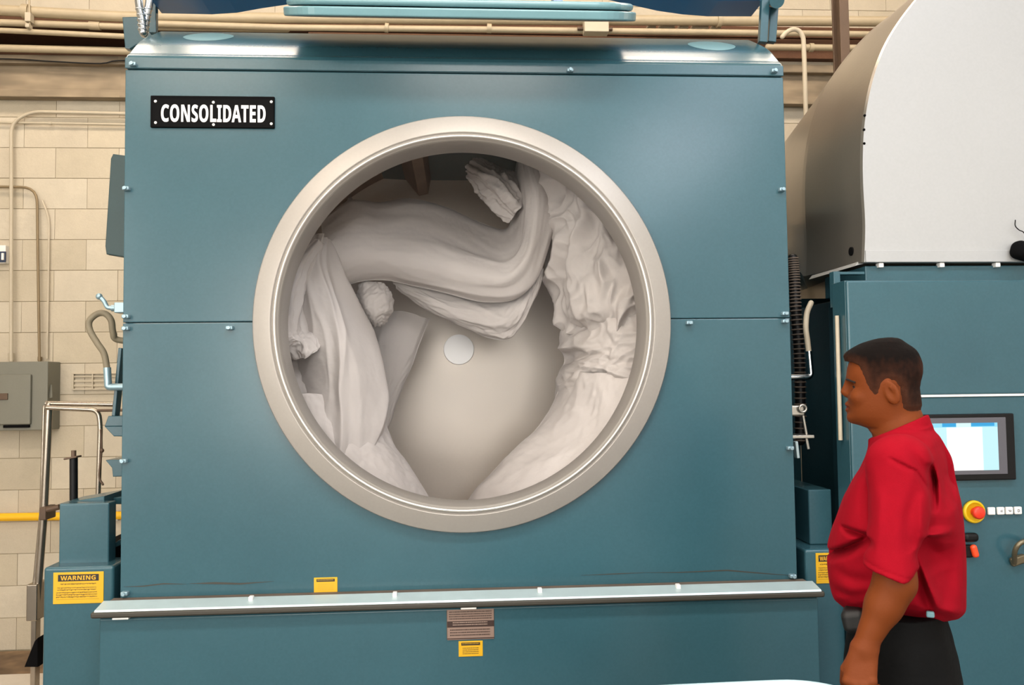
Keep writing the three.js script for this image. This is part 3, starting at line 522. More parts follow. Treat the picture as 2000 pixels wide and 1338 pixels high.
{
  const bars = (c, x, y, w, h, rows) => { for (let r = 0; r < rows; r++) { let px = x; while (px < x + w) { const k = 3 + rnd() * 9; c.fillRect(px, y + r * h + (rnd() - 0.5) * 3, Math.min(k, x + w - px), h * (0.3 + 0.3 * rnd())); px += k + 2.5; } } };
  const tex = canvasTex(512, 340, (c, w, h) => { c.fillStyle = '#cf9f0a'; c.fillRect(0, 0, w, h); c.fillStyle = '#1d1810'; c.fillRect(46, 22, 420, 74); c.fillStyle = '#e0a41c'; c.font = 'bold 66px sans-serif'; c.textAlign = 'center'; c.textBaseline = 'middle'; c.save(); c.translate(256, 60); c.scale(1.14, 1); c.fillText('WARNING', 0, 0); c.restore(); c.fillStyle = '#4a3a08'; bars(c, 70, 120, 370, 24, 1); bars(c, 40, 162, 400, 22, 2); bars(c, 30, 214, 420, 24, 3); c.fillStyle = '#8c7010'; c.fillRect(30, 292, 440, 4); });
  for (const [x0, y0, x1, y1, p] of [[-1.511, 0.894, -1.332, 1.008, pedL], [1.349, 0.89, cx0 - 0.012, 1.007, pedR]]) {
    const o = mesh('warning_sign', bx(x0, y0, -0.03, x1, y1, -0.0275, 0.001, 1), M.eyellow, p);
    mesh('print', new THREE.PlaneGeometry(x1 - x0 - 0.002, y1 - y0 - 0.002).translate((x0 + x1) / 2, (y0 + y1) / 2, -0.027), std({ map: tex, roughness: 0.5 }), o, true);
  }
  mesh('sloping_top', extrudeXY([[-1.562, 1.238], [-1.39, 1.234], [-1.39, 1.265]], -0.4, -0.17, 0.003), M.teal, pedL);
  mesh('gap_shade_block', bx(-1.467, 0.02, -0.6, -1.285, 1.059, -0.26, 0.003), M.blackMatte, pedL);  // black block stands in for the shade between pedestal and dryer
  mesh('step_brace', bar([-1.42, 1.032, -0.28], [-1.361, 1.074, -0.28], 0.02, 0.04), M.teal, pedL);
}
{
  const t = thing('jack_post', 'black upright screw post with flat collar on the left pedestal', 'post', undefined, [-1.583, 1.218, -0.35]);
  mesh('post', rod([-1.582, 1.182, -0.35], [-1.585, 1.4, -0.35], 0.0155), M.black, t);
  mesh('screw_end', rod([-1.585, 1.396, -0.35], [-1.585, 1.429, -0.35], 0.0095), M.brownSteel, t);
  mesh('collar', bar([-1.615, 1.396, -0.35], [-1.563, 1.405, -0.35], 0.008, 0.05), M.brownSteel, t);
}
{ // bare tube guard frame behind the pedestal
  const t = thing('guard_rail', 'bare tubular steel guard rail standing left of the dryer by the wall', 'rail', undefined, [-2.177, 0.511, -1.3]);
  mesh('upright', bent([[-2.126, 1.599, -1.3], [-2.144, 1.051, -1.3], [-2.177, 0.524, -1.3]], 0.0185, 0.05), M.tubeSteel, t);
  mesh('upright', bent([[-2.17, 1.586, -1.34], [-2.178, 1.046, -1.34], [-2.217, 0.553, -1.34]], 0.008, 0.05), M.tubeSteel, t);
  mesh('top_rail', rod([-2.142, 1.605, -1.3], [-1.804, 1.595, -1.3], 0.013), M.tubeSteel, t);
  mesh('bent_post', bent([[-2.122, 1.584, -1.27], [-1.868, 1.568, -1.27], [-1.857, 1.492, -1.27], [-1.865, 1.089, -1.27]], 0.0125, 0.06), M.tubeSteel, t);
  mesh('mid_rail', rod([-1.865, 1.566, -1.25], [-1.738, 1.566, -1.25], 0.007), M.brownSteel, t);
  mesh('chain', [...tube([[-1.842, 1.467, -1.24], [-1.838, 1.363, -1.24], [-1.847, 1.234, -1.24], [-1.829, 1.192, -1.24]], 0.006, 30, 8), new THREE.SphereGeometry(0.012, 8, 6).translate(-1.836, 1.363, -1.24)], M.brownSteel, t);
  mesh('clamp', [bx(-2.145, 1.016, -1.36, -2.111, 1.082, -1.25, 0.006), rod([-2.11, 1.067, -1.26], [-2.05, 1.081, -1.26], 0.014)], M.brownSteel, t);
  mesh('side_stop', rod([-1.843, 1.127, -1.27], [-1.741, 1.125, -1.27], 0.013), M.tubeSteel, t);
  mesh('base_box', bx(-2.207, 0.512, -1.38, -2.154, 0.695, -1.26, 0.006), M.tubeSteel, t);
  mesh('foot_post', bx(-2.201, 0.506, -1.35, -2.176, 0.0, -1.3, 0.003), M.tubeSteel, t);
}
tag(mesh('floor_wedge', extrudeXY([[-2.011, 0.415], [-1.951, 0.413], [-1.953, 0.544], [-1.967, 0.53]], -1.1, -0.85, 0.003), M.blackMatte), 'black wedge shaped foot beside the left pedestal', 'wedge');

// ------------------------------------------------------------------ control cabinet on the right
const ctop = 2.061;
const cab = thing('control_cabinet', 'tall teal control cabinet with touch screen behind the man', 'cabinet', undefined, [(cx0 + 3.1) / 2, 0, -0.5]);
{
  const yt = 1.611;
  const bx0 = cx0 + 0.32;                                          // the body is narrower than its front frame: a deep bay, shaped to keep the gap dark, lies behind the frame's left edge
  mesh('body', bx(bx0, 0, -1.2, 3.1, ctop, CZ - 0.03, 0.006), M.teal, cab);
  mesh('front_frame', bx(cx0, 0.02, -0.075, bx0, ctop, CZ - 0.012, 0.004), M.teal, cab);
  mesh('gap_shade_roof', bx(1.27, ctop + 0.42, -1.2, 1.55, ctop + 0.44, -0.75, 0.003), M.teal, cab);  // added roof and backs close the gap so that it stays dark
  mesh('gap_shade_back', bx(1.27, 0.02, -1.22, bx0, ctop + 0.2, -1.2, 0.003), M.teal, cab);
  mesh('gap_shade_back', bx(1.27, ctop + 0.2, -1.22, 1.6, ctop + 0.44, -1.2, 0.003), M.teal, cab);
  mesh('gap_shade_plate', bx(bx0, ctop - 0.02, -1.2, 3.1, ctop + 0.05, -1.18, 0.003), M.teal, cab);  // added plate, shuts off the bright strip under the hood
  mesh('bay_column', bx(bx0 - 0.09, 0.02, -0.62, bx0 - 0.02, ctop - 0.02, -0.52, 0.005), M.teal, cab);
  mesh('upper_door', bx(cx0 + 0.002, yt + 0.004, CZ - 0.02, 3.098, ctop - 0.002, CZ, 0.008, 3), M.teal, cab);
  mesh('lower_door', bx(cx0 + 0.002, 0.06, CZ - 0.02, 3.098, yt - 0.004, CZ, 0.008, 3), M.teal, cab);
  mesh('trim_strip', bx(cx0 + 0.002, yt - 0.005, CZ - 0.02, 3.098, yt + 0.004, CZ + 0.006, 0.002), M.white, cab);
  mesh('top_rail', bx(1.63, ctop - 0.02, -0.5, 3.1, 2.139, -0.12, 0.004), M.teal, cab);
  mesh('corner_bracket', [bx(1.479, 1.968, -0.12, 1.506, 2.112, -0.08, 0.002), bx(1.483, 2.1, -0.12, 1.61, 2.111, -0.085, 0.002)], M.teal, cab);
  for (const x of [1.689, 1.945, 2.182]) mesh('clip', bx(x - 0.01, 2.13, -0.13, x + 0.01, 2.149, -0.1, 0.003), M.white, cab);
  mesh('standpipe', rod([cx0 - 0.012, 1.928, -0.01], [cx0 - 0.013, 1.443, -0.01], 0.008), M.conduit, cab);
  mesh('side_cable', [...tube([[1.514, 1.466, -0.1], [1.524, 1.394, -0.1], [1.538, 1.292, -0.1], [1.529, 1.151, -0.1]], 0.003, 30, 8), ...tube([[1.519, 1.494, -0.14], [1.521, 1.35, -0.14], [1.513, 1.227, -0.14]], 0.006, 30, 8)], M.steel, cab);
  // touch screen
  const f = mesh('screen_bezel', bx(1.72, 1.286, CZ - 0.002, 2.107, 1.54, CZ + 0.02, 0.005), M.black, cab);
  mesh('inner_frame', bx(1.73, 1.309, CZ + 0.018, 2.072, 1.526, CZ + 0.0215, 0.002), std({ color: 0x55545a, roughness: 0.45 }), f);
  const sx0 = 1.757, sx1 = 2.037, sy0 = 1.325, sy1 = 1.506;
  const st = canvasTex(512, 340, (c, w, h) => { c.fillStyle = '#fdfefe'; c.fillRect(0, 0, w, h); c.fillStyle = '#c3eff9'; c.fillRect(0, 0, 140, h); c.fillRect(400, 0, 112, h); c.fillStyle = '#8fdcf5'; c.fillRect(0, 0, w, 30); c.fillStyle = '#2aa3dd'; c.fillRect(110, 0, 100, 26); c.fillRect(320, 0, 170, 24); c.fillStyle = '#d5f4fb'; c.fillRect(212, 0, 106, 30); });
  mesh('display', new THREE.PlaneGeometry(sx1 - sx0, sy1 - sy0).translate((sx0 + sx1) / 2, (sy0 + sy1) / 2, CZ + 0.0222), std({ color: 0x000000, emissive: 0xffffff, emissiveMap: st, emissiveIntensity: 1.0, roughness: 0.3 }), f, true);
  const sl = new THREE.RectAreaLight(0xe6f6ff, 0.9, sx1 - sx0, sy1 - sy0); sl.name = 'display_light'; sl.position.set((sx0 + sx1) / 2 - cab.position.x, (sy0 + sy1) / 2 - cab.position.y, CZ + 0.026 - cab.position.z); sl.rotation.y = PI; cab.add(sl);
  // emergency stop
  const ex = 1.939, ey = 1.166;
  const es = mesh('emergency_stop', latheZ([[0.001, CZ], [0.0435, CZ], [0.0435, CZ + 0.012], [0.04, CZ + 0.018], [0.034, CZ + 0.018], [0.029, CZ + 0.008], [0.001, CZ + 0.008]].reverse(), ex, ey, 48), M.eyellow, cab);
  mesh('push_button', latheZ([[0.001, CZ + 0.046], [0.018, CZ + 0.045], [0.0235, CZ + 0.04], [0.0245, CZ + 0.03], [0.016, CZ + 0.022], [0.016, CZ + 0.006]].reverse(), ex + 0.002, ey, 40), M.red, es);
  ['', 'n', 'd', 'D'].forEach((g, i) => {
    const bxp = [2.009, 2.046, 2.08, 2.115][i], by = 1.167, s = 0.0145;
    const o = mesh('key_button', bx(bxp - s, by - s, CZ, bxp + s, by + s, CZ + 0.012, 0.004), M.white, cab);
    if (g) mesh('print', new THREE.PlaneGeometry(0.022, 0.022).translate(bxp, by, CZ + 0.0125), std({ map: canvasTex(64, 64, (c) => { c.fillStyle = '#e6e4df'; c.fillRect(0, 0, 64, 64); c.fillStyle = '#3a3a42'; c.translate(32, 33); c.rotate(-PI / 2 * (i < 3 ? 1 : 0)); c.font = 'bold 46px sans-serif'; c.textAlign = 'center'; c.textBaseline = 'middle'; c.fillText(g, 0, 0); }), roughness: 0.5 }), o, true);
  });
  mesh('selector_knob', [bx(1.888, 1.054, CZ, 1.946, 1.088, CZ + 0.03, 0.014, 4)], M.black, cab);
  const og = mesh('switch_plate', bx(1.882, 0.993, CZ, 1.928, 1.042, CZ + 0.014, 0.006), M.black, cab);
  mesh('orange_button', new RoundedBoxGeometry(0.024, 0.05, 0.024, 3, 0.011).rotateZ(0.25).translate(1.929, 1.019, CZ + 0.018), M.orange, og);
  mesh('door_handle', [...tube([[2.084, 0.972, 0.07], [2.069, 1.025, 0.1], [2.086, 1.055, 0.11], [2.133, 1.056, 0.1], [2.181, 1.016, 0.07]], 0.0095, 40, 12), new RoundedBoxGeometry(0.06, 0.035, 0.02, 2, 0.008).rotateZ(0.3).translate(2.102, 0.98, 0.065)], M.bronze, cab);
}
// ------------------------------------------------------------------ white exhaust hood above the cabinet
{
  const t = thing('exhaust_hood', 'large white rounded sheet metal duct hood on top of the control cabinet', 'hood', undefined, [2.2, ctop, -0.6]);
  // outline of the front: left edge with curved shoulder, then top and right side outside the frame
  const z1 = -0.1, L = [[1.617, 2.152], [1.626, 2.302], [1.623, 2.47], [1.625, 2.575], [1.635, 2.702], [1.659, 2.83], [1.698, 2.958], [1.761, 3.087], [1.875, 3.24], [2.012, 3.377], [2.194, 3.503]];
  const c = new THREE.CatmullRomCurve3(L.map((p) => V(p[0], p[1], 0)), false, 'centripetal'), left = c.getPoints(60);
  const top = left[left.length - 1].y, bot = left[0].y;
  const prof = [...left.map((p) => [p.x, p.y]), [2.5, top + 0.12], [3.1, top + 0.14], [3.1, bot], [1.74, bot]];
  const secs = [[z1, 0, 0, 0], [z1 - 0.012, -0.006, 0, 0], [-0.66, -0.006, 0.015, 0], [-0.70, -0.002, 0.02, 0.01], [-1.05, 0.045, 0.22, -0.02], [-1.6, 0.12, 0.3, -0.05]];
  const pos = [], idx = [], n = prof.length;
  for (const [z, dx, db, dt] of secs) for (const [x, y] of prof) { const k = clamp(1 - (y - bot) / 0.55); pos.push(x + (x < 2.4 ? dx : 0), y + (x < 1.7 ? db * k * k : 0) + dt * (1 - k), z); }
  for (let s = 0; s < secs.length - 1; s++) for (let i = 0; i < n; i++) { const a = s * n + i, b = s * n + (i + 1) % n; idx.push(a, b, a + n, b, b + n, a + n); }
  const tri = THREE.ShapeUtils.triangulateShape(prof.map((p) => new THREE.Vector2(...p)), []);
  const fidx = []; for (const [a, b, d] of tri) fidx.push(a, b, d);
  const o = (secs.length - 1) * n; for (const [a, b, d] of tri) idx.push(o + a, o + d, o + b);
  let g = new THREE.BufferGeometry(); g.setAttribute('position', new THREE.Float32BufferAttribute(pos, 3)); g.setIndex(idx); g = g.toNonIndexed(); g.computeVertexNormals();
  mesh('side_sheet', g, M.galvanised, t);
  let gf = new THREE.BufferGeometry(); gf.setAttribute('position', new THREE.Float32BufferAttribute(pos.slice(0, 3 * n), 3)); gf.setIndex(fidx); gf = gf.toNonIndexed(); gf.computeVertexNormals();
  mesh('front_sheet', gf, M.hood, t);
  mesh('bottom_flange', bx(1.621, bot - 0.002, -0.13, 3.1, 2.199, -0.092, 0.003), M.hood, t);
  mesh('side_flange', extrudeXY([[1.633, 2.15], [1.598, 2.142], [1.648, 2.205]], -0.6, -0.14, 0.002), M.hood, t);
  for (const [x, y] of [[1.639, 2.754], [1.634, 2.695], [1.633, 2.638]]) mesh('screw', new THREE.SphereGeometry(0.0055, 10, 8).translate(x, y, -0.1), M.blackMatte, t);
  for (const [x, y, z] of [[1.629, 2.211, -0.2]]) mesh('side_port', rod([x - 0.02, y, z], [x + 0.03, y, z], 0.018), M.blackMatte, t);
  mesh('side_port', rod([1.674, 2.481, -0.95], [1.674 + 0.06, 2.481, -0.95], 0.016), M.blackMatte, t);
}
{
  const t = thing('cable_gland', 'black rubber cable end on the white duct at the right frame edge', 'cable', undefined, [2.248, 2.188, -0.05]);
  mesh('boot', new RoundedBoxGeometry(0.1, 0.075, 0.07, 4, 0.03).rotateZ(-0.3).translate(2.265, 2.188, -0.06), M.blackMatte, t);
  mesh('wire', tube([[2.248, 2.319, -0.08], [2.247, 2.296, -0.08], [2.262, 2.279, -0.08], [2.283, 2.267, -0.08], [2.287, 2.225, -0.07]], 0.0022, 30, 8), M.black, t);
}
// ------------------------------------------------------------------ linen tumbling in the drum
// a sheet is a smooth surface through rows of points, gathered into folds along its length, with a hem thickness
function crom(p0, p1, p2, p3, t) { const t2 = t * t, t3 = t2 * t; return 0.5 * (2 * p1 + (p2 - p0) * t + (2 * p0 - 5 * p1 + 4 * p2 - p3) * t2 + (3 * p1 - p0 - 3 * p2 + p3) * t3); }
function gridAt(rows, u, v) {
  const m = rows.length - 1, n = rows[0].length - 1, fu = clamp(u) * m, fv = clamp(v) * n, i = Math.min(m - 1, Math.floor(fu)), j = Math.min(n - 1, Math.floor(fv));
  const G = (a, b, k) => rows[clamp(a, 0, m)][clamp(b, 0, n)][k], out = [];
  for (let k = 0; k < 3; k++) { const q = []; for (let a = -1; a <= 2; a++) q.push(crom(G(i + a, j - 1, k), G(i + a, j, k), G(i + a, j + 1, k), G(i + a, j + 2, k), fv - j)); out.push(crom(q[0], q[1], q[2], q[3], fu - i)); }
  return V(...out);
}
function sheetGeo(rows, { nu = 110, nv = 70, folds = 4, amp = 0.03, along = 1.3, crumple = 0.006, sd = 1, roll = 0.05, edge = 0.004, diag = 0.6, thick = 0.006, sharp = 1.6 } = {}) {
  const P = [], nrm = [];
  for (let i = 0; i <= nu; i++) for (let j = 0; j <= nv; j++) P.push(gridAt(rows, i / nu, j / nv));
  const at = (i, j) => P[clamp(i, 0, nu) * (nv + 1) + clamp(j, 0, nv)];
  for (let i = 0; i <= nu; i++) for (let j = 0; j <= nv; j++) { const a = at(i + 1, j).clone().sub(at(i - 1, j)), b = at(i, j + 1).clone().sub(at(i, j - 1)); const n = a.cross(b).normalize(); if (n.z < 0) n.negate(); nrm.push(n); }
  const ridged = (x, y, z) => Math.pow(1 - Math.abs(N(x, y, z)) * 1.7, 1) ;
  const Q = P.map((p, q) => {
    const i = Math.floor(q / (nv + 1)), j = q % (nv + 1), u = i / nu, v = j / nv;
    const w = v * folds + diag * u + 0.5 * N(u * 2.3, v * 2.1, sd);
    const r1 = ridged(w, u * along, sd * 3.3), r2 = ridged(w * 2.3 + 3, u * along * 1.7, sd * 5.1 + 2), c = ridged(u * 9 + sd, v * 8, sd * 2.2);
    const s1 = Math.pow(clamp(r1 * 0.5 + 0.5), sharp) - 0.5, s2 = Math.pow(clamp(r2 * 0.5 + 0.5), sharp) - 0.5;
    let d = amp * (s1 + 0.45 * s2) + crumple * (c - 0.3) + edge * N(u * 25, v * 21, sd);
    d *= sstep(0, 0.06, Math.min(v, 1 - v)) * 0.75 + 0.25;
    const e = Math.min(v, 1 - v), back = roll * Math.pow(1 - sstep(0, 0.14, e), 2);
    const o = p.clone().addScaledVector(nrm[q], d); o.z -= back;
    o.x += 0.006 * N(u * 7, v * 7, sd + 9); o.y += 0.008 * N(u * 6, v * 6, sd + 19);
    return o;
  });
  const pos = [], idx = [], K = (nu + 1) * (nv + 1);
  for (const q of Q) pos.push(q.x, q.y, q.z);
  Q.forEach((q, i) => { const o = q.clone().addScaledVector(nrm[i], -thick); pos.push(o.x, o.y, o.z); });
  for (let i = 0; i < nu; i++) for (let j = 0; j < nv; j++) { const a = i * (nv + 1) + j, b = a + nv + 1; idx.push(a, b, a + 1, b, b + 1, a + 1, K + a, K + a + 1, K + b, K + b, K + a + 1, K + b + 1); }
  const rim = []; for (let i = 0; i <= nu; i++) rim.push(i * (nv + 1)); for (let j = 1; j <= nv; j++) rim.push(nu * (nv + 1) + j); for (let i = nu - 1; i >= 0; i--) rim.push(i * (nv + 1) + nv); for (let j = nv - 1; j > 0; j--) rim.push(j);
  for (let i = 0; i < rim.length; i++) { const a = rim[i], b = rim[(i + 1) % rim.length]; idx.push(a, b, K + a, b, K + b, K + a); }
  const g = new THREE.BufferGeometry(); g.setAttribute('position', new THREE.Float32BufferAttribute(pos, 3)); g.setIndex(idx); g.computeVertexNormals();
  return g;
}
function linen(label, rows, m, o) { const g = sheetGeo(rows, o); return tag(mesh('linen_sheet', g, m), label, 'linen sheet'); }
linen('white sheet arching across the middle of the drum and up to a pointed corner', [
  [[-0.641, 2.426, -0.66], [-0.618, 2.327, -0.6], [-0.604, 2.223, -0.6], [-0.589, 2.124, -0.68]],
  [[-0.519, 2.538, -0.72], [-0.502, 2.4, -0.62], [-0.488, 2.254, -0.58], [-0.468, 2.159, -0.68]],
  [[-0.394, 2.549, -0.8], [-0.377, 2.396, -0.66], [-0.366, 2.257, -0.6], [-0.34, 2.163, -0.7]],
  [[-0.252, 2.58, -0.86], [-0.245, 2.403, -0.7], [-0.234, 2.237, -0.62], [-0.212, 2.132, -0.72]],
  [[-0.081, 2.546, -0.9], [-0.089, 2.371, -0.72], [-0.085, 2.216, -0.64], [-0.058, 2.093, -0.72]],
  [[0.081, 2.477, -0.92], [0.068, 2.314, -0.74], [0.078, 2.168, -0.64], [0.113, 2.063, -0.72]],
  [[0.206, 2.438, -0.9], [0.194, 2.286, -0.72], [0.208, 2.165, -0.62], [0.255, 2.084, -0.7]],
  [[0.247, 2.483, -0.86], [0.271, 2.351, -0.68], [0.296, 2.256, -0.6], [0.35, 2.196, -0.68]],
  [[0.247, 2.562, -0.82], [0.286, 2.487, -0.64], [0.339, 2.428, -0.58], [0.413, 2.408, -0.66]],
  [[0.25, 2.657, -0.8], [0.29, 2.599, -0.64], [0.341, 2.568, -0.58], [0.401, 2.57, -0.66]],
  [[0.264, 2.746, -0.78], [0.292, 2.705, -0.7], [0.326, 2.676, -0.66], [0.366, 2.657, -0.68]],
], M.cloth, { folds: 1.7, amp: 0.045, along: 1.0, crumple: 0.002, edge: 0.0015, sd: 2.3, nu: 170, nv: 80, roll: 0.03, diag: 0.3 });
linen('small triangular corner of white cloth standing up at the left end of the arching sheet', [
  [[-0.574, 2.43, -0.78], [-0.507, 2.408, -0.74], [-0.436, 2.43, -0.78]],
  [[-0.555, 2.498, -0.78], [-0.507, 2.485, -0.74], [-0.459, 2.508, -0.78]],
  [[-0.531, 2.561, -0.78], [-0.518, 2.554, -0.77], [-0.507, 2.552, -0.78]],
], M.cloth, { folds: 1, amp: 0.012, sd: 7.7, nu: 30, nv: 30, roll: 0.0 });
linen('pale flap of sheet hanging under the arching sheet above the hub disc', [
  [[-0.375, 2.228, -0.9], [-0.332, 2.176, -0.84], [-0.31, 2.146, -0.88]],
  [[-0.183, 2.19, -0.9], [-0.168, 2.092, -0.8], [-0.143, 2.031, -0.86]],
  [[-0.022, 2.164, -0.9], [-0.011, 2.03, -0.8], [0.013, 1.949, -0.86]],
  [[0.127, 2.151, -0.9], [0.133, 1.991, -0.78], [0.147, 1.892, -0.84]],
  [[0.247, 2.173, -0.88], [0.236, 2.001, -0.76], [0.234, 1.903, -0.82]],
  [[0.337, 2.267, -0.84], [0.321, 2.107, -0.74], [0.309, 2.039, -0.78]],
  [[0.373, 2.338, -0.82], [0.371, 2.24, -0.74], [0.359, 2.165, -0.78]],
], M.cloth, { folds: 1.6, amp: 0.025, sd: 4.1, nu: 90, nv: 50, roll: 0.02 });
linen('crumpled end of white sheet at the top of the drum, left of the pointed corner', [
  [[0.057, 2.74, -0.8], [0.044, 2.705, -0.78], [0.051, 2.666, -0.8]],
  [[0.131, 2.733, -0.82], [0.104, 2.644, -0.7], [0.086, 2.592, -0.78]],
  [[0.205, 2.711, -0.82], [0.159, 2.591, -0.66], [0.122, 2.531, -0.76]],
  [[0.264, 2.664, -0.8], [0.211, 2.539, -0.64], [0.173, 2.481, -0.74]],
  [[0.301, 2.566, -0.78], [0.257, 2.484, -0.66], [0.228, 2.447, -0.74]],
], M.cloth, { folds: 4.5, amp: 0.05, sd: 9.2, nu: 70, nv: 60, roll: 0.03, diag: 0.2 });
linen('gathered white linen heap high on the right side of the drum', [
  [[0.332, 2.706, -0.72], [0.403, 2.665, -0.6], [0.49, 2.625, -0.55], [0.579, 2.609, -0.6]],
  [[0.379, 2.613, -0.72], [0.45, 2.561, -0.52], [0.556, 2.525, -0.46], [0.677, 2.493, -0.5]],
  [[0.411, 2.484, -0.74], [0.503, 2.423, -0.5], [0.633, 2.381, -0.4], [0.777, 2.366, -0.44]],
  [[0.394, 2.341, -0.76], [0.512, 2.286, -0.5], [0.65, 2.244, -0.38], [0.821, 2.224, -0.4]],
  [[0.409, 2.197, -0.78], [0.518, 2.146, -0.48], [0.666, 2.119, -0.36], [0.848, 2.11, -0.38]],
  [[0.441, 2.062, -0.78], [0.542, 2.016, -0.5], [0.675, 1.998, -0.36], [0.857, 1.999, -0.38]],
  [[0.503, 1.935, -0.78], [0.596, 1.913, -0.56], [0.707, 1.903, -0.42], [0.86, 1.89, -0.4]],
], M.cloth, { folds: 4.2, amp: 0.085, along: 3.2, crumple: 0.02, sd: 3.4, nu: 150, nv: 120, roll: 0.08, diag: 2.2, sharp: 1.9 });
linen('grey shaded fold of linen wrapped round the middle of the right heap', [
  [[0.514, 1.985, -0.8], [0.602, 1.977, -0.52], [0.704, 1.979, -0.4], [0.84, 1.975, -0.36]],
  [[0.473, 1.881, -0.82], [0.574, 1.866, -0.5], [0.683, 1.862, -0.36], [0.839, 1.854, -0.32]],
  [[0.489, 1.783, -0.84], [0.584, 1.78, -0.5], [0.681, 1.766, -0.36], [0.837, 1.751, -0.32]],
  [[0.455, 1.685, -0.86], [0.554, 1.69, -0.54], [0.661, 1.675, -0.38], [0.829, 1.656, -0.34]],
  [[0.446, 1.574, -0.88], [0.518, 1.589, -0.62], [0.63, 1.582, -0.46], [0.774, 1.559, -0.4]],
], M.cloth, { folds: 2.4, amp: 0.05, along: 4, crumple: 0.014, sd: 5.6, nu: 110, nv: 90, roll: 0.08, diag: 1.4 });
linen('long cream sheet sweeping down the lower right of the drum', [
  [[0.473, 1.721, -0.8], [0.548, 1.722, -0.5], [0.658, 1.71, -0.36], [0.82, 1.69, -0.3]],
  [[0.426, 1.576, -0.8], [0.52, 1.572, -0.48], [0.626, 1.553, -0.32], [0.79, 1.52, -0.28]],
  [[0.322, 1.437, -0.8], [0.436, 1.425, -0.46], [0.555, 1.395, -0.3], [0.717, 1.343, -0.26]],
  [[0.187, 1.31, -0.8], [0.312, 1.288, -0.46], [0.434, 1.25, -0.3], [0.576, 1.179, -0.26]],
  [[0.053, 1.173, -0.8], [0.166, 1.138, -0.46], [0.275, 1.103, -0.32], [0.397, 1.044, -0.28]],
  [[-0.069, 0.998, -0.8], [0.044, 0.969, -0.5], [0.137, 0.952, -0.36], [0.23, 0.916, -0.32]],
], M.cloth, { folds: 1.6, amp: 0.03, along: 1.4, crumple: 0.006, sd: 6.2, nu: 120, nv: 80, roll: 0.05, diag: 0.5 });
linen('large bluish white sheet sweeping down the left side of the drum', [
  [[-0.693, 2.321, -0.62], [-0.647, 2.322, -0.52], [-0.614, 2.322, -0.52], [-0.603, 2.316, -0.62]],
  [[-0.785, 2.189, -0.6], [-0.681, 2.192, -0.46], [-0.594, 2.188, -0.46], [-0.535, 2.168, -0.62]],
  [[-0.792, 2.027, -0.58], [-0.653, 2.023, -0.42], [-0.534, 2.011, -0.42], [-0.453, 1.983, -0.62]],
  [[-0.754, 1.868, -0.58], [-0.607, 1.863, -0.4], [-0.479, 1.844, -0.4], [-0.39, 1.821, -0.62]],
  [[-0.721, 1.71, -0.56], [-0.575, 1.703, -0.4], [-0.451, 1.689, -0.4], [-0.357, 1.672, -0.6]],
  [[-0.706, 1.576, -0.54], [-0.565, 1.565, -0.4], [-0.446, 1.55, -0.42], [-0.362, 1.537, -0.6]],
  [[-0.703, 1.422, -0.52], [-0.572, 1.409, -0.38], [-0.463, 1.395, -0.42], [-0.392, 1.388, -0.6]],
  [[-0.699, 1.248, -0.5], [-0.581, 1.229, -0.38], [-0.485, 1.211, -0.42], [-0.436, 1.209, -0.6]],
  [[-0.699, 1.031, -0.5], [-0.593, 1.015, -0.4], [-0.497, 0.994, -0.44], [-0.459, 0.985, -0.6]],
], M.cloth, { folds: 2.2, amp: 0.05, along: 1.0, crumple: 0.002, edge: 0.0015, sd: 8.8, nu: 150, nv: 90, roll: 0.05, diag: 0.7 });
linen('blue grey fold of sheet curling along the left rim of the door opening', [
  [[-0.677, 2.292, -0.5], [-0.632, 2.3, -0.44], [-0.611, 2.296, -0.5]],
  [[-0.77, 2.179, -0.44], [-0.695, 2.179, -0.36], [-0.657, 2.17, -0.46]],
  [[-0.813, 2.033, -0.4], [-0.729, 2.025, -0.32], [-0.688, 2.018, -0.44]],
  [[-0.83, 1.925, -0.4], [-0.729, 1.898, -0.32], [-0.671, 1.909, -0.44]],
  [[-0.762, 1.864, -0.4], [-0.679, 1.86, -0.33], [-0.638, 1.881, -0.42]],
  [[-0.702, 1.799, -0.4], [-0.647, 1.805, -0.35], [-0.613, 1.833, -0.4]],
], M.cloth, { folds: 2.8, amp: 0.04, along: 2, sd: 12.1, nu: 90, nv: 60, roll: 0.04, diag: 0.6 });
linen('grey white sheet lying low on the left behind the curled fold', [
  [[-0.901, 1.867, -0.62], [-0.774, 1.836, -0.55], [-0.642, 1.824, -0.62]],
  [[-0.896, 1.746, -0.6], [-0.743, 1.732, -0.5], [-0.597, 1.713, -0.62]],
  [[-0.864, 1.6, -0.56], [-0.714, 1.6, -0.46], [-0.583, 1.572, -0.6]],
  [[-0.808, 1.469, -0.5], [-0.664, 1.459, -0.42], [-0.555, 1.426, -0.56]],
], M.cloth, { folds: 2.2, amp: 0.03, along: 2.4, sd: 14.9, nu: 70, nv: 60, roll: 0.03, diag: 0.5 });
linen('small rounded bunch of white cloth beneath the left end of the arching sheet', [
  [[-0.48, 2.145, -0.78], [-0.444, 2.157, -0.76], [-0.38, 2.147, -0.76], [-0.354, 2.132, -0.78]],
  [[-0.497, 2.101, -0.78], [-0.443, 2.097, -0.7], [-0.368, 2.092, -0.7], [-0.332, 2.091, -0.78]],
  [[-0.499, 2.049, -0.78], [-0.441, 2.039, -0.68], [-0.367, 2.034, -0.68], [-0.33, 2.038, -0.78]],
  [[-0.483, 2, -0.78], [-0.439, 1.989, -0.7], [-0.378, 1.984, -0.7], [-0.347, 1.999, -0.78]],
  [[-0.447, 1.966, -0.78], [-0.426, 1.96, -0.76], [-0.388, 1.96, -0.76], [-0.371, 1.971, -0.78]],
], M.cloth, { folds: 2, amp: 0.014, along: 2, sd: 17.3, nu: 50, nv: 50, roll: 0.01 });
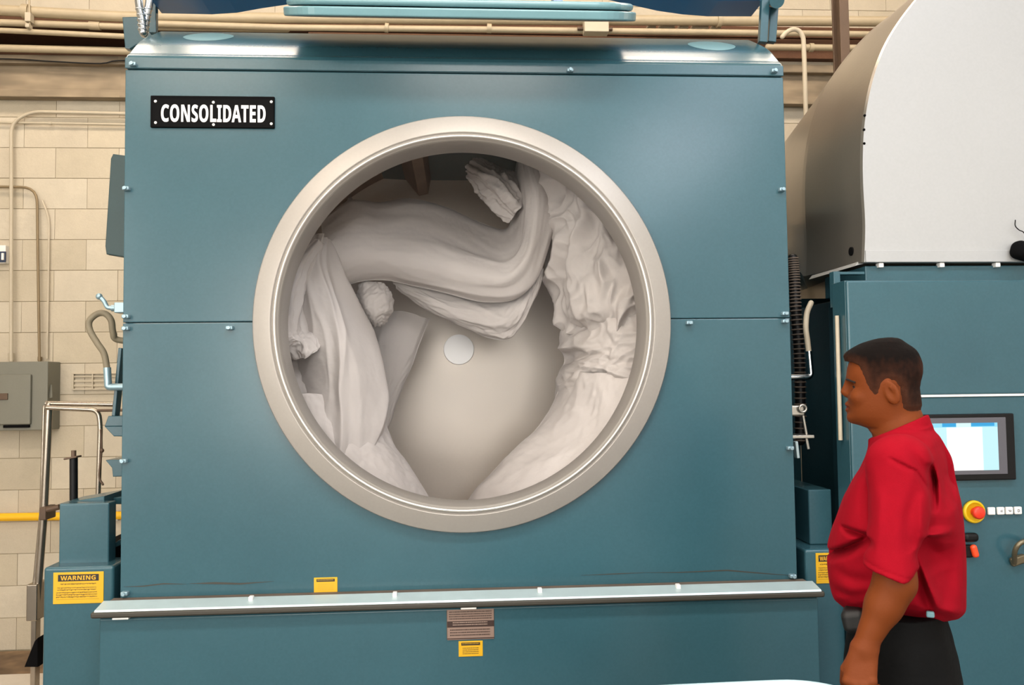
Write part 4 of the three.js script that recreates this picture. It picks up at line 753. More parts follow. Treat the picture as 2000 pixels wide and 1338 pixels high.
linen('pale straight sheet hanging behind the left sheet beside the hub disc', [
  [[-0.526, 2.073, -1.1], [-0.358, 2.054, -1.08], [-0.171, 2.013, -1.1]],
  [[-0.51, 1.865, -1.08], [-0.368, 1.862, -1.04], [-0.233, 1.836, -1.08]],
  [[-0.481, 1.659, -1.04], [-0.386, 1.658, -1], [-0.309, 1.652, -1.04]],
  [[-0.477, 1.458, -1], [-0.419, 1.46, -0.96], [-0.377, 1.462, -1]],
  [[-0.538, 1.239, -0.96], [-0.489, 1.243, -0.92], [-0.454, 1.262, -0.96]],
], M.cloth, { folds: 1.2, amp: 0.02, along: 0.8, sd: 21.5, nu: 70, nv: 40, roll: 0.02, crumple: 0.002 });
linen('broad pale sheet spread over the lower left floor of the drum', [
  [[-0.749, 1.645, -0.42], [-0.621, 1.639, -0.42], [-0.483, 1.604, -0.52], [-0.385, 1.567, -0.7]],
  [[-0.713, 1.516, -0.4], [-0.572, 1.498, -0.38], [-0.426, 1.463, -0.5], [-0.332, 1.421, -0.7]],
  [[-0.657, 1.368, -0.38], [-0.496, 1.346, -0.36], [-0.349, 1.331, -0.48], [-0.247, 1.29, -0.7]],
  [[-0.57, 1.2, -0.36], [-0.413, 1.186, -0.36], [-0.273, 1.166, -0.48], [-0.155, 1.132, -0.7]],
  [[-0.466, 1.009, -0.36], [-0.331, 0.981, -0.38], [-0.21, 0.954, -0.5], [-0.092, 0.911, -0.7]],
], M.cloth, { folds: 1.5, amp: 0.02, along: 1, sd: 25.7, nu: 100, nv: 70, roll: 0.03, crumple: 0.003 });

// ------------------------------------------------------------------ laundry cart in front of the man
{
  const ry = 0.982, x1 = 0.851, x0 = -0.02, z0 = 1.25, z1 = 1.82;
  const t = thing('laundry_cart', 'pale blue laundry tub cart whose rim shows at the bottom beside the hand', 'cart', undefined, [(x0 + x1) / 2, 0, (z0 + z1) / 2]);
  const rr = (x0, z0, x1, z1, r, n = 10) => { const o = []; for (const [cx, cz, a0] of [[x1 - r, z0 + r, -PI / 2], [x1 - r, z1 - r, 0], [x0 + r, z1 - r, PI / 2], [x0 + r, z0 + r, PI]]) for (let i = 0; i <= n; i++) { const a = a0 + PI / 2 * i / n; o.push([cx + Math.cos(a) * r, cz + Math.sin(a) * r]); } return o; };
  const dip = (x) => -0.008 * sstep(0.4, 1, (x1 - x) / (x1 - x0));
  const top = rr(x0, z0, x1, z1, 0.14), c = new THREE.CatmullRomCurve3(top.map(([x, z]) => V(x, ry - 0.011 + dip(x), z)), true, 'centripetal');
  mesh('rim', new THREE.TubeGeometry(c, 160, 0.014, 12, true), M.cart, t);
  const secs = [[0.006, ry - 0.012], [0.02, ry - 0.06], [0.04, 0.7], [0.075, 0.34], [0.11, 0.24]], pos = [], idx = [], n = top.length;
  for (const inner of [0, 1]) for (const [k, y] of secs) for (const [x, z] of rr(x0 + k + inner * 0.008, z0 + k + inner * 0.008, x1 - k - inner * 0.008, z1 - k - inner * 0.008, 0.13)) pos.push(x, y + (y > 0.8 ? dip(x) : 0) + inner * 0.006, z);
  for (const inner of [0, 1]) for (let s = 0; s < 4; s++) for (let i = 0; i < n; i++) { const b = (inner * 5 + s) * n, a = b + i, d = b + (i + 1) % n; inner ? idx.push(a, d, a + n, d, d + n, a + n) : idx.push(a, a + n, d, d, a + n, d + n); }
  const v0 = pos.length / 3; pos.push((x0 + x1) / 2, 0.24, (z0 + z1) / 2, (x0 + x1) / 2, 0.246, (z0 + z1) / 2);
  for (let i = 0; i < n; i++) { idx.push(4 * n + i, v0, 4 * n + (i + 1) % n, 9 * n + i, 9 * n + (i + 1) % n, v0 + 1); }
  const g = new THREE.BufferGeometry(); g.setAttribute('position', new THREE.Float32BufferAttribute(pos, 3)); g.setIndex(idx); g.computeVertexNormals();
  mesh('tub', g, M.cart, t);
  for (const x of [x0 + 0.2, x1 - 0.2]) for (const z of [z0 + 0.16, z1 - 0.16]) { const k = mesh('caster', [rod([x - 0.02, 0.06, z], [x + 0.02, 0.06, z], 0.06), bx(x - 0.03, 0.06, z - 0.02, x - 0.022, 0.22, z + 0.02, 0.002), bx(x + 0.022, 0.06, z - 0.02, x + 0.03, 0.22, z + 0.02, 0.002), bx(x - 0.05, 0.215, z - 0.05, x + 0.05, 0.245, z + 0.05, 0.004)], M.rubberDark, t); }
}

// ------------------------------------------------------------------ the man: local frame faces -x, his left side is +z
function surfaceNets(f, lo, hi, h) {
  const n = [0, 1, 2].map((k) => Math.ceil((hi[k] - lo[k]) / h) + 1), [nx, ny, nz] = n, F = new Float32Array(nx * ny * nz).fill(1), B = 6;
  for (let bz = 0; bz < nz; bz += B) for (let by = 0; by < ny; by += B) for (let bX = 0; bX < nx; bX += B) {
    const c = f(lo[0] + (bX + B / 2) * h, lo[1] + (by + B / 2) * h, lo[2] + (bz + B / 2) * h), lim = B * h * 1.9 + 0.012;
    const far = Math.abs(c) > lim, s = Math.sign(c);
    for (let k = bz; k < Math.min(nz, bz + B); k++) for (let j = by; j < Math.min(ny, by + B); j++) for (let i = bX; i < Math.min(nx, bX + B); i++) F[(k * ny + j) * nx + i] = far ? s : f(lo[0] + i * h, lo[1] + j * h, lo[2] + k * h);
  }
  const map = new Int32Array(nx * ny * nz).fill(-1), pos = [], idx = [];
  const E = [[0, 1], [0, 2], [0, 4], [1, 3], [1, 5], [2, 3], [2, 6], [3, 7], [4, 5], [4, 6], [5, 7], [6, 7]];
  for (let k = 0; k < nz - 1; k++) for (let j = 0; j < ny - 1; j++) for (let i = 0; i < nx - 1; i++) {
    const b = (k * ny + j) * nx + i, v = [F[b], F[b + 1], F[b + nx], F[b + nx + 1], F[b + nx * ny], F[b + nx * ny + 1], F[b + nx * ny + nx], F[b + nx * ny + nx + 1]];
    let m = 0; for (let q = 0; q < 8; q++) if (v[q] < 0) m |= 1 << q; if (m === 0 || m === 255) continue;
    let x = 0, y = 0, z = 0, c = 0;
    for (const [a, d] of E) if ((v[a] < 0) !== (v[d] < 0)) { const t = v[a] / (v[a] - v[d]); const ax = a & 1, ay = (a >> 1) & 1, az = a >> 2, dx = d & 1, dy = (d >> 1) & 1, dz = d >> 2; x += ax + t * (dx - ax); y += ay + t * (dy - ay); z += az + t * (dz - az); c++; }
    map[b] = pos.length / 3; pos.push(lo[0] + (i + x / c) * h, lo[1] + (j + y / c) * h, lo[2] + (k + z / c) * h);
  }
  const quad = (a, b, c, d, s) => { if (a < 0 || b < 0 || c < 0 || d < 0) return; s ? idx.push(a, b, c, a, c, d) : idx.push(a, c, b, a, d, c); };
  const sx = 1, sy = nx, sz = nx * ny;
  for (let k = 1; k < nz - 1; k++) for (let j = 1; j < ny - 1; j++) for (let i = 1; i < nx - 1; i++) {
    const b = (k * ny + j) * nx + i, s = F[b] < 0;
    if (s !== F[b + sx] < 0) quad(map[b - sy - sz], map[b - sz], map[b], map[b - sy], s);
    if (s !== F[b + sy] < 0) quad(map[b - sx - sz], map[b - sx], map[b], map[b - sz], s);
    if (s !== F[b + sz] < 0) quad(map[b - sx - sy], map[b - sy], map[b], map[b - sx], s);
  }
  const nor = new Float32Array(pos.length), e = h * 0.6;
  for (let q = 0; q < pos.length; q += 3) { const [x, y, z] = [pos[q], pos[q + 1], pos[q + 2]]; let a = f(x + e, y, z) - f(x - e, y, z), b = f(x, y + e, z) - f(x, y - e, z), c = f(x, y, z + e) - f(x, y, z - e); const l = Math.hypot(a, b, c) || 1; nor[q] = a / l; nor[q + 1] = b / l; nor[q + 2] = c / l; }
  const g = new THREE.BufferGeometry(); g.setAttribute('position', new THREE.Float32BufferAttribute(pos, 3)); g.setAttribute('normal', new THREE.BufferAttribute(nor, 3)); g.setIndex(idx); return g;
}
const smin = (a, b, k) => { const h = clamp(0.5 + 0.5 * (b - a) / k); return b + (a - b) * h - k * h * (1 - h); };
const smax = (a, b, k) => -smin(-a, -b, k);
function caps(x, y, z, a, b, ra, rb) { const dx = b[0] - a[0], dy = b[1] - a[1], dz = b[2] - a[2], px = x - a[0], py = y - a[1], pz = z - a[2]; const t = clamp((px * dx + py * dy + pz * dz) / (dx * dx + dy * dy + dz * dz)); return Math.hypot(px - t * dx, py - t * dy, pz - t * dz) - (ra + (rb - ra) * t); }
const sph = (x, y, z, c, r) => Math.hypot(x - c[0], y - c[1], z - c[2]) - r;
const ell = (x, y, z, c, r) => { const k = Math.hypot((x - c[0]) / r[0], (y - c[1]) / r[1], (z - c[2]) / r[2]); return (k - 1) * Math.min(r[0], r[1], r[2]); };
// stack of egg-shaped sections; row: [x front, y, x back, y, half width]
function loft(rows, ex = 2.2, mid = 0.55) {
  const R = rows.map(([xf, y0, xb, y1, w]) => [(y0 + y1) / 2, xf, xb, w]).sort((a, b) => a[0] - b[0]), m = R.length - 1;
  return (x, y, z, off = 0) => {
    const yc = clamp(y, R[0][0], R[m][0]); let i = 0; while (i < m - 1 && yc > R[i + 1][0]) i++;
    const t = (yc - R[i][0]) / (R[i + 1][0] - R[i][0]), g = (k) => crom(R[Math.max(0, i - 1)][k], R[i][k], R[i + 1][k], R[Math.min(m, i + 2)][k], t);
    const xf = g(1), xb = g(2), w = Math.max(0.004, g(3) + off), c = xf + mid * (xb - xf), a = Math.max(0.004, (x < c ? c - xf : xb - c) + off);
    const d = (Math.pow(Math.pow(Math.abs(x - c) / a, ex) + Math.pow(Math.abs(z) / w, ex), 1 / ex) - 1) * Math.min(a, w);
    return Math.max(d, y - R[m][0] - off, R[0][0] - off - y);
  };
}
const headRows = [
  [-0.039, 1.776, -0.006, 1.775, 0.015], [-0.061, 1.773, 0.009, 1.77, 0.033], [-0.08, 1.766, 0.021, 1.763, 0.048], [-0.097, 1.757, 0.032, 1.753, 0.060], [-0.109, 1.746, 0.038, 1.742, 0.067],
  [-0.117, 1.731, 0.041, 1.727, 0.072], [-0.124, 1.711, 0.044, 1.707, 0.0755], [-0.126, 1.69, 0.044, 1.687, 0.077], [-0.123, 1.669, 0.042, 1.668, 0.0765], [-0.122, 1.653, 0.039, 1.652, 0.075],
  [-0.124, 1.632, 0.04, 1.632, 0.073], [-0.124, 1.612, 0.036, 1.612, 0.070], [-0.123, 1.594, 0.028, 1.595, 0.066], [-0.121, 1.578, 0.018, 1.579, 0.060], [-0.111, 1.565, 0.003, 1.567, 0.051], [-0.095, 1.555, -0.01, 1.556, 0.040], [-0.072, 1.547, -0.024, 1.548, 0.024]];
const headL0 = loft(headRows, 2.15, 0.56), crownC = [-0.025, 1.702, 0];
const headL = (x, y, z) => smin(headL0(x, y, z), ell(x, y, z, crownC, [0.076, 0.068, 0.060]), 0.012);
const P2 = (x, y, z) => [x, y, z];
const shoulderL = [0.006, 1.467, 0.185], elbowL = [-0.01, 1.205, 0.255], wristL = [-0.078, 1.059, 0.285];
const shoulderR = [shoulderL[0], shoulderL[1], -0.185], elbowR = [-0.0, 1.2, -0.265], wristR = [-0.07, 0.99, -0.28];
const eyeP = [[-0.099, 1.657, 0.034], [-0.105, 1.657, -0.034]];
const noseA = [-0.124, 1.673, 0], noseB = [-0.133, 1.646, 0];
function headF(x, y, z) {
  const az = Math.abs(z); let d = headL(x, y, z);
  if (d > 0.06) return d;
  d = smin(d, caps(x, y, az, [-0.116, 1.682, 0.008], [-0.105, 1.677, 0.034], 0.006, 0.006), 0.012);     // brow
  d = smax(d, -ell(x, y, az, [-0.12, 1.659, 0.033], [0.017, 0.011, 0.017]), 0.012);                   // eye hollow
  d = smin(d, ell(x, y, az, [-0.096, 1.657, 0.034], [0.0125, 0.0095, 0.014]), 0.004);                  // lids
  d = smax(d, -caps(x, y, az, [-0.113, 1.656, 0.024], [-0.103, 1.657, 0.046], 0.0034, 0.003), 0.002);
  d = smin(d, ell(x, y, az, [-0.096, 1.632, 0.04], [0.016, 0.014, 0.018]), 0.018);                      // cheek
  d = smin(d, caps(x, y, z, noseA, noseB, 0.0065, 0.0095), 0.010);
  d = smin(d, caps(x, y, az, [-0.127, 1.639, 0.004], [-0.12, 1.638, 0.013], 0.008, 0.0065), 0.006);
  d = smax(d, -sph(x, y, az, [-0.129, 1.628, 0.007], 0.0035), 0.003);
  d = smin(d, caps(x, y, az, [-0.127, 1.613, 0], [-0.113, 1.607, 0.024], 0.0062, 0.003), 0.006);          // upper lip
  d = smin(d, caps(x, y, az, [-0.126, 1.597, 0], [-0.113, 1.602, 0.022], 0.0068, 0.003), 0.006);        // lower lip
  d = smax(d, -caps(x, y, az, [-0.133, 1.604, 0], [-0.112, 1.604, 0.026], 0.0022, 0.0012), 0.003);
  d = smax(d, -caps(x, y, az, [-0.135, 1.587, 0], [-0.127, 1.588, 0.015], 0.004, 0.003), 0.008);
  d = smin(d, ell(x, y, z, [-0.111, 1.575, 0], [0.017, 0.014, 0.022]), 0.014);                         // chin
  // ears
  const ex = x - (-0.012), ey = y - (1.643), c = 0.94, s = 0.30, rx = ex * c + ey * s, ryy = -ex * s + ey * c;
  let e = ell(rx, ryy, az - 0.078 - 0.25 * (rx + 0.008), [0, 0, 0], [0.0175, 0.0305, 0.0065]);
  e = smax(e, -ell(rx + 0.002, ryy - 0.003, az - 0.089 - 0.25 * rx, [0, 0, 0], [0.0105, 0.019, 0.008]), 0.004);
  e = smin(e, caps(rx, ryy, az, [0.006, -0.002, 0.079], [0.002, 0.014, 0.083], 0.003, 0.003), 0.003);
  return smin(d, e, 0.006);
}
function handF(x, y, z, S, w, el) {       // w wrist, el elbow; S=1 left, -1 right
  const zz = z * S, k0 = [-0.114, 0.979, 0.3], k1 = [-0.097, 0.976, 0.306], k2 = [-0.08, 0.977, 0.304], k3 = [-0.064, 0.986, 0.298];
  const o = S > 0 ? [0, 0, 0] : [w[0] - wristL[0], w[1] - wristL[1], 0];
  const X = x - o[0], Y = y - o[1], W = wristL, K = [k0, k1, k2, k3];
  let d = 1;
  const L = [[0.042, 0.026, 0.02], [0.047, 0.03, 0.021], [0.043, 0.028, 0.02], [0.034, 0.021, 0.018]];
  for (let i = 0; i < 4; i++) {
    const q = K[i], st = [W[0] + (i - 1.5) * 0.010, W[1] - 0.008, W[2]];
    d = smin(d, caps(X, Y, zz, st, q, 0.0155, 0.0125), 0.014);
    const a = [q[0] - 0.004 + 0.002 * i, q[1] - L[i][0] * 0.8, q[2] - L[i][0] * 0.55], b = [a[0] + 0.004, a[1] - L[i][1] * 0.45, a[2] - L[i][1] * 0.88], e = [b[0] + 0.004, b[1] + L[i][2] * 0.45, b[2] - L[i][2] * 0.85];
    const f = Math.min(caps(X, Y, zz, q, a, 0.0105, 0.0092), caps(X, Y, zz, a, b, 0.0092, 0.0084), caps(X, Y, zz, b, e, 0.0084, 0.0072));
    d = smin(d, f, 0.006);
    d = smin(d, sph(X, Y, zz, [q[0], q[1] + 0.001, q[2] + 0.003], 0.0115), 0.006);
  }
  const t0 = [-0.096, 1.035, 0.29], t1 = [-0.12, 1.001, 0.283], t2 = [-0.126, 0.965, 0.268], t3 = [-0.122, 0.939, 0.25];
  d = smin(d, Math.min(caps(X, Y, zz, t0, t1, 0.016, 0.0125), caps(X, Y, zz, t1, t2, 0.0122, 0.0102), caps(X, Y, zz, t2, t3, 0.0102, 0.0085)), 0.009);
  return d;
}
const shirtRows = [
  [-0.044, 1.547, 0.065, 1.549, 0.085], [-0.055, 1.531, 0.083, 1.533, 0.12], [-0.065, 1.509, 0.096, 1.513, 0.16], [-0.077, 1.483, 0.108, 1.488, 0.195], [-0.092, 1.456, 0.117, 1.463, 0.212], [-0.116, 1.414, 0.126, 1.424, 0.222],
  [-0.139, 1.366, 0.135, 1.38, 0.225], [-0.159, 1.31, 0.139, 1.329, 0.22], [-0.177, 1.255, 0.141, 1.278, 0.212], [-0.185, 1.213, 0.142, 1.239, 0.208], [-0.185, 1.159, 0.141, 1.188, 0.206], [-0.181, 1.112, 0.139, 1.144, 0.206], [-0.172, 1.081, 0.136, 1.114, 0.203],
  [-0.149, 1.062, 0.122, 1.098, 0.197], [-0.121, 1.055, 0.094, 1.084, 0.18]];
const shirtL = loft(shirtRows, 2.35, 0.52);
const hipRows = [
  [-0.131, 1.086, 0.089, 1.109, 0.182], [-0.137, 1.056, 0.094, 1.082, 0.188], [-0.143, 1.008, 0.105, 1.038, 0.196], [-0.153, 0.94, 0.119, 0.977, 0.2], [-0.155, 0.866, 0.124, 0.908, 0.198], [-0.15, 0.787, 0.115, 0.831, 0.185], [-0.136, 0.723, 0.095, 0.765, 0.165]];
const hipL = loft(hipRows, 2.4, 0.5);
const legs = [1, -1].map((s) => [[-0.0, 0.86, s * 0.1], [-0.005, 0.5, s * 0.12], [0.02, 0.1, s * 0.125]]);
const neckD = (x, y, z, o = 0) => smin(caps(x, y, z, [-0.016, 1.636, 0], [-0.001, 1.543, 0], 0.056 + o, 0.062 + o), caps(x, y, z, [-0.001, 1.543, 0], [0.014, 1.459, 0], 0.062 + o, 0.085 + o), 0.02);
function armF(x, y, z) {
  let d = caps(x, y, z, shoulderL, elbowL, 0.05, 0.042);
  d = smin(d, caps(x, y, z, elbowL, [(elbowL[0] * 0.65 + wristL[0] * 0.35), (elbowL[1] * 0.65 + wristL[1] * 0.35), (elbowL[2] * 0.65 + wristL[2] * 0.35)], 0.042, 0.0395), 0.03);
  d = smin(d, caps(x, y, z, [(elbowL[0] * 0.65 + wristL[0] * 0.35), (elbowL[1] * 0.65 + wristL[1] * 0.35), (elbowL[2] * 0.65 + wristL[2] * 0.35)], wristL, 0.0395, 0.0255), 0.02);
  d = smin(d, handF(x, y, z, 1, wristL), 0.016);
  let r = caps(x, y, z, shoulderR, elbowR, 0.052, 0.0455);
  r = smin(r, caps(x, y, z, elbowR, wristR, 0.0455, 0.0265), 0.03);
  r = smin(r, handF(x, y, z, -1, wristR), 0.016);
  return Math.min(d, r);
}
function bodyF(x, y, z) {
  let d = 9;
  if (y > 1.42) { d = headF(x, y, z); d = smin(d, neckD(x, y, z), 0.022); }
  if (y < 1.62) {
    d = smin(d, shirtL(x, y, z, -0.062), 0.03);
    d = smin(d, armF(x, y, z), 0.02);
    if (y < 1.25) { d = smin(d, hipL(x, y, z, -0.02), 0.03); for (const [a, b, c] of legs) d = smin(d, smin(caps(x, y, z, a, b, 0.095, 0.06), caps(x, y, z, b, c, 0.06, 0.04), 0.02), 0.03); for (const s of [1, -1]) d = smin(d, caps(x, y, z, [0.03, 0.075, s * 0.125], [-0.13, 0.055, s * 0.14], 0.035, 0.025), 0.02); }
  }
  return d;
}
// folds of cloth: strokes that press in or stand out
const creases = [];
const crease = (pts, w, d) => creases.push([pts, w, d]);
crease([[-0.13, 1.304, 0.12], [-0.066, 1.295, 0.17]], 0.008, 0.014);
crease([[-0.174, 1.222, 0.06], [-0.119, 1.256, 0.12], [-0.061, 1.296, 0.17]], 0.010, 0.026);
crease([[0.071, 1.472, 0.12], [0.077, 1.429, 0.12], [0.078, 1.373, 0.12]], 0.008, 0.018);
crease([[0.03, 1.512, 0.12], [0.055, 1.473, 0.14], [0.074, 1.419, 0.14]], 0.012, 0.008);
crease([[0.097, 1.513, 0.08], [0.113, 1.449, 0.06], [0.117, 1.379, 0.05]], 0.010, 0.007);
crease([[0.081, 1.502, 0.1], [0.097, 1.44, 0.1], [0.101, 1.372, 0.1]], 0.012, 0.010);
crease([[0.06, 1.316, 0.15], [0.102, 1.316, 0.1]], 0.010, -0.010);
crease([[0.047, 1.295, 0.18], [0.069, 1.257, 0.16], [0.075, 1.215, 0.16]], 0.028, 0.022);
crease([[0.043, 1.256, 0.17], [0.057, 1.209, 0.17], [0.081, 1.131, 0.15]], 0.009, -0.014);
crease([[0.031, 1.215, 0.18], [0.049, 1.163, 0.18], [0.059, 1.125, 0.17]], 0.012, 0.014);
crease([[0.11, 1.285, 0.06], [0.101, 1.213, 0.08], [0.092, 1.149, 0.1]], 0.022, 0.009);
crease([[0.08, 1.139, 0.14], [0.117, 1.114, 0.08]], 0.012, -0.008);
crease([[-0.159, 1.142, 0.1], [-0.114, 1.139, 0.15], [-0.069, 1.159, 0.19]], 0.014, 0.007);
crease([[-0.147, 1.195, 0.1], [-0.103, 1.186, 0.16], [-0.062, 1.194, 0.19]], 0.016, 0.005);
crease([[-0.065, 1.44, 0.16], [-0.07, 1.373, 0.18], [-0.067, 1.307, 0.19]], 0.018, 0.008);
crease([[-0.011, 1.492, 0.2], [0.042, 1.464, 0.22], [0.075, 1.404, 0.2]], 0.0045, 0.006);
crease([[0.043, 1.431, 0.26], [0.025, 1.362, 0.28], [0.02, 1.292, 0.28]], 0.014, 0.006);
crease([[0.052, 1.401, 0.25], [0.05, 1.326, 0.26], [0.034, 1.27, 0.28]], 0.009, -0.005);
crease([[-0.032, 1.415, 0.26], [-0.036, 1.337, 0.29], [-0.044, 1.267, 0.3]], 0.012, -0.004);
const cr3 = creases.map(([p, w, d]) => ({ p, w, d, lo: [0, 1, 2].map((k) => Math.min(...p.map((q) => q[k])) - 3 * w - 0.02), hi: [0, 1, 2].map((k) => Math.max(...p.map((q) => q[k])) + 3 * w + 0.02) }));
function foldD(x, y, z) {
  let s = 0;
  for (const c of cr3) {
    if (x < c.lo[0] || x > c.hi[0] || y < c.lo[1] || y > c.hi[1] || z < 0.0) continue;
    let best = 9, u = 0; const n = c.p.length - 1;
    for (let i = 0; i < n; i++) { const a = c.p[i], b = c.p[i + 1], dx = b[0] - a[0], dy = b[1] - a[1], t = clamp(((x - a[0]) * dx + (y - a[1]) * dy) / (dx * dx + dy * dy)), q = Math.hypot(x - a[0] - t * dx, y - a[1] - t * dy); if (q < best) { best = q; u = (i + t) / n; } }
    s += c.d * Math.exp(-(best / c.w) * (best / c.w)) * Math.sin(PI * (0.12 + 0.76 * u));
  }
  return s;
}
const hemA = [-0.064, 1.242, 0.27], hemB = [0.028, 1.213, 0.27];
const sleeve = (x, y, z, s, off, ext = 0) => {
  const zz = z * s, A = shoulderL, B = s > 0 ? [-0.016, 1.224, 0.268] : [-0.004, 1.225, 0.27];
  const E = [B[0] + (B[0] - A[0]) * (0.15 + ext), B[1] + (B[1] - A[1]) * (0.15 + ext), B[2] + (B[2] - A[2]) * (0.15 + ext)];
  let d = caps(x, y, zz, A, E, 0.079 + off, 0.0585 + off);
  return d;
};
function shirtF(x, y, z) {
  let d = shirtL(x, y - 0.082 * Math.min(1.2, (z / 0.2) * (z / 0.2)) * sstep(1.25, 1.1, y), z);
  d = smin(d, neckD(x, y, z, 0.008), 0.03);
  const hx = hemB[0] - hemA[0], hy = hemB[1] - hemA[1], hl = Math.hypot(hx, hy);
  for (const s of [1, -1]) {
    let e = sleeve(x, y, z, s, 0);
    // slanted hem, open underneath
    const below = ((x - hemA[0]) * hy - (y - hemA[1]) * hx) / hl;
    e = smax(smax(e, below, 0.006), x - (hemB[0] + 0.004 + (y - hemB[1]) * 0.45), 0.012);
    d = smin(d, e, 0.005 + 0.018 * sstep(-0.01, -0.06, below));
    const hem = Math.abs(below + 0.013) ; if (e < 0.01) d += 0.0014 * Math.exp(-(hem / 0.003) * (hem / 0.003));
  }
  d += 1.5 * foldD(x, y, z) + 0.0028 * N(x * 16, y * 9, z * 16) + 0.0012 * N(x * 40, y * 18, z * 40);
  return d;
}
const collar = [[-0.062, 1.527, 0], [0.049, 1.578, 0]];
function shirtCut(x, y, z) {
  let d = shirtF(x, y, z);
  const [a, b] = collar, dx = b[0] - a[0], dy = b[1] - a[1], l = Math.hypot(dx, dy);
  const above = ((y - a[1]) * dx - (x - a[0]) * dy) / l + 0.35 * Math.abs(z) * 0;      // over the collar line
  d = smax(d, above, 0.004);
  d = smin(d, Math.max(neckD(x, y, z, 0.0115), Math.abs(above + 0.010) - 0.010, -neckD(x, y, z, 0.002)), 0.003);
  return d;
}
function trouserF(x, y, z) {
  let d = hipL(x, y, z, 0.0);
  for (const [a, b, c] of legs) d = smin(d, smin(caps(x, y, z, a, b, 0.115, 0.088), caps(x, y, z, b, c, 0.088, 0.072), 0.02), 0.04);
  d = Math.max(d, 0.035 - y);
  return d + 0.003 * N(x * 14, y * 8, z * 14) + 0.003 * Math.max(0, N(x * 5 + y * 16, y * 5, z * 9)) ;
}
{
  const man = thing('person', 'stocky man with short dark hair, red t-shirt and black trousers, looking towards the dryer', 'person', undefined, [1.12, 0, 1.058]);
  man.rotation.y = -0.541;
  const part = (name, g, m, parent = man) => { const o = new THREE.Mesh(planarUV(g), m); o.name = name; o.castShadow = o.receiveShadow = true; parent.add(o); return o; };
  const skinM = phy({ color: 0xffffff, vertexColors: true, roughness: 0.55, bumpMap: bumpTex(30, 60, 6), bumpScale: 0.0006, specularIntensity: 0.22 });
  const bg = surfaceNets(bodyF, [-0.26, 0.0, -0.36], [0.2, 1.82, 0.36], 0.0034);
  { const p = bg.attributes.position, c = new Float32Array(p.count * 3), base = new THREE.Color(0x6a3415), lip = new THREE.Color(0x652a20), ruddy = new THREE.Color(0x733b22), q = new THREE.Color();
    const l0 = [-0.127, 1.605, 0];
    for (let i = 0; i < p.count; i++) { const x = p.getX(i), y = p.getY(i), z = p.getZ(i); q.copy(base).multiplyScalar(1 + 0.06 * fbm(x * 30, y * 30, z * 30, 3)); const dl = Math.hypot((x - l0[0]) / 0.014, (y - l0[1]) / 0.0085, z / 0.024); q.lerp(lip, 0.7 * sstep(1.15, 0.8, dl)); if (y < 1.08) q.lerp(ruddy, 0.35); c.set([q.r, q.g, q.b], 3 * i); }
    bg.setAttribute('color', new THREE.BufferAttribute(c, 3)); }
  part('body', bg, skinM);
  // eyes and brows
  for (const s of [1, -1]) {
    const ep = [-0.097, 1.657, 0.034]; const eg = new THREE.SphereGeometry(0.0108, 24, 16).rotateZ(PI / 2);
    const p = eg.attributes.position, c = new Float32Array(p.count * 3); for (let i = 0; i < p.count; i++) { const r = Math.hypot(p.getY(i), p.getZ(i)); const col = p.getX(i) < 0 && r < 0.0025 ? [0.004, 0.003, 0.003] : p.getX(i) < 0 && r < 0.0072 ? [0.02, 0.010, 0.006] : [0.09, 0.06, 0.05]; c.set(col, 3 * i); }
    eg.setAttribute('color', new THREE.BufferAttribute(c, 3));
    part('eye', eg.translate(ep[0], ep[1], ep[2] * s), std({ vertexColors: true, roughness: 0.15 }));
    const ep2 = []; for (let k = 0; k <= 8; k++) { const z = 0.022 + 0.024 * k / 8, y = 1.657 + 0.0035 * Math.sin(PI * k / 8); let x = -0.2; while (headF(x, y, z) > 0.0002 && x < 0) x += 0.0005; ep2.push(V(x - 0.0002, y, z * s)); }
    part('eyelashes', new THREE.TubeGeometry(new THREE.CatmullRomCurve3(ep2), 24, 0.0017, 6), std({ color: 0x100806, roughness: 0.9 }));
    const bp = []; for (let k = 0; k <= 10; k++) { const z = 0.012 + 0.042 * k / 10, y = 1.679 + 0.003 * Math.sin(PI * k / 10) - 0.009 * k / 10; let x = -0.2; while (headF(x, y, z) > 0.0002 && x < 0) x += 0.0005; bp.push(V(x + 0.0012, y, z * s)); }
    part('eyebrow', new THREE.TubeGeometry(new THREE.CatmullRomCurve3(bp), 30, 0.0030, 8), std({ color: 0x140b07, roughness: 0.9 }));
  }
  // hair: a cap over the skull, long on top, clipped short at the sides
  const hp = [[-0.143, 1.73], [-0.125, 1.727], [-0.107, 1.724], [-0.089, 1.715], [-0.078, 1.685], [-0.066, 1.652], [-0.055, 1.636], [-0.043, 1.641], [-0.035, 1.663], [-0.023, 1.674], [-0.006, 1.673], [0.005, 1.657], [0.007, 1.628], [0.011, 1.601], [0.028, 1.593], [0.07, 1.599], [0.077, 1.81], [-0.14, 1.819]];
  const polyD = (x, y) => { let d = 9, s = 1; for (let i = 0, j = hp.length - 1; i < hp.length; j = i++) { const ex = hp[j][0] - hp[i][0], ey = hp[j][1] - hp[i][1], wx = x - hp[i][0], wy = y - hp[i][1], t = clamp((wx * ex + wy * ey) / (ex * ex + ey * ey)); d = Math.min(d, Math.hypot(wx - ex * t, wy - ey * t)); const c1 = y >= hp[i][1], c2 = y < hp[j][1], c3 = ex * wy > ey * wx; if ((c1 && c2 && c3) || (!c1 && !c2 && !c3)) s = -s; } return s * d; };
  const topY = 1.787;
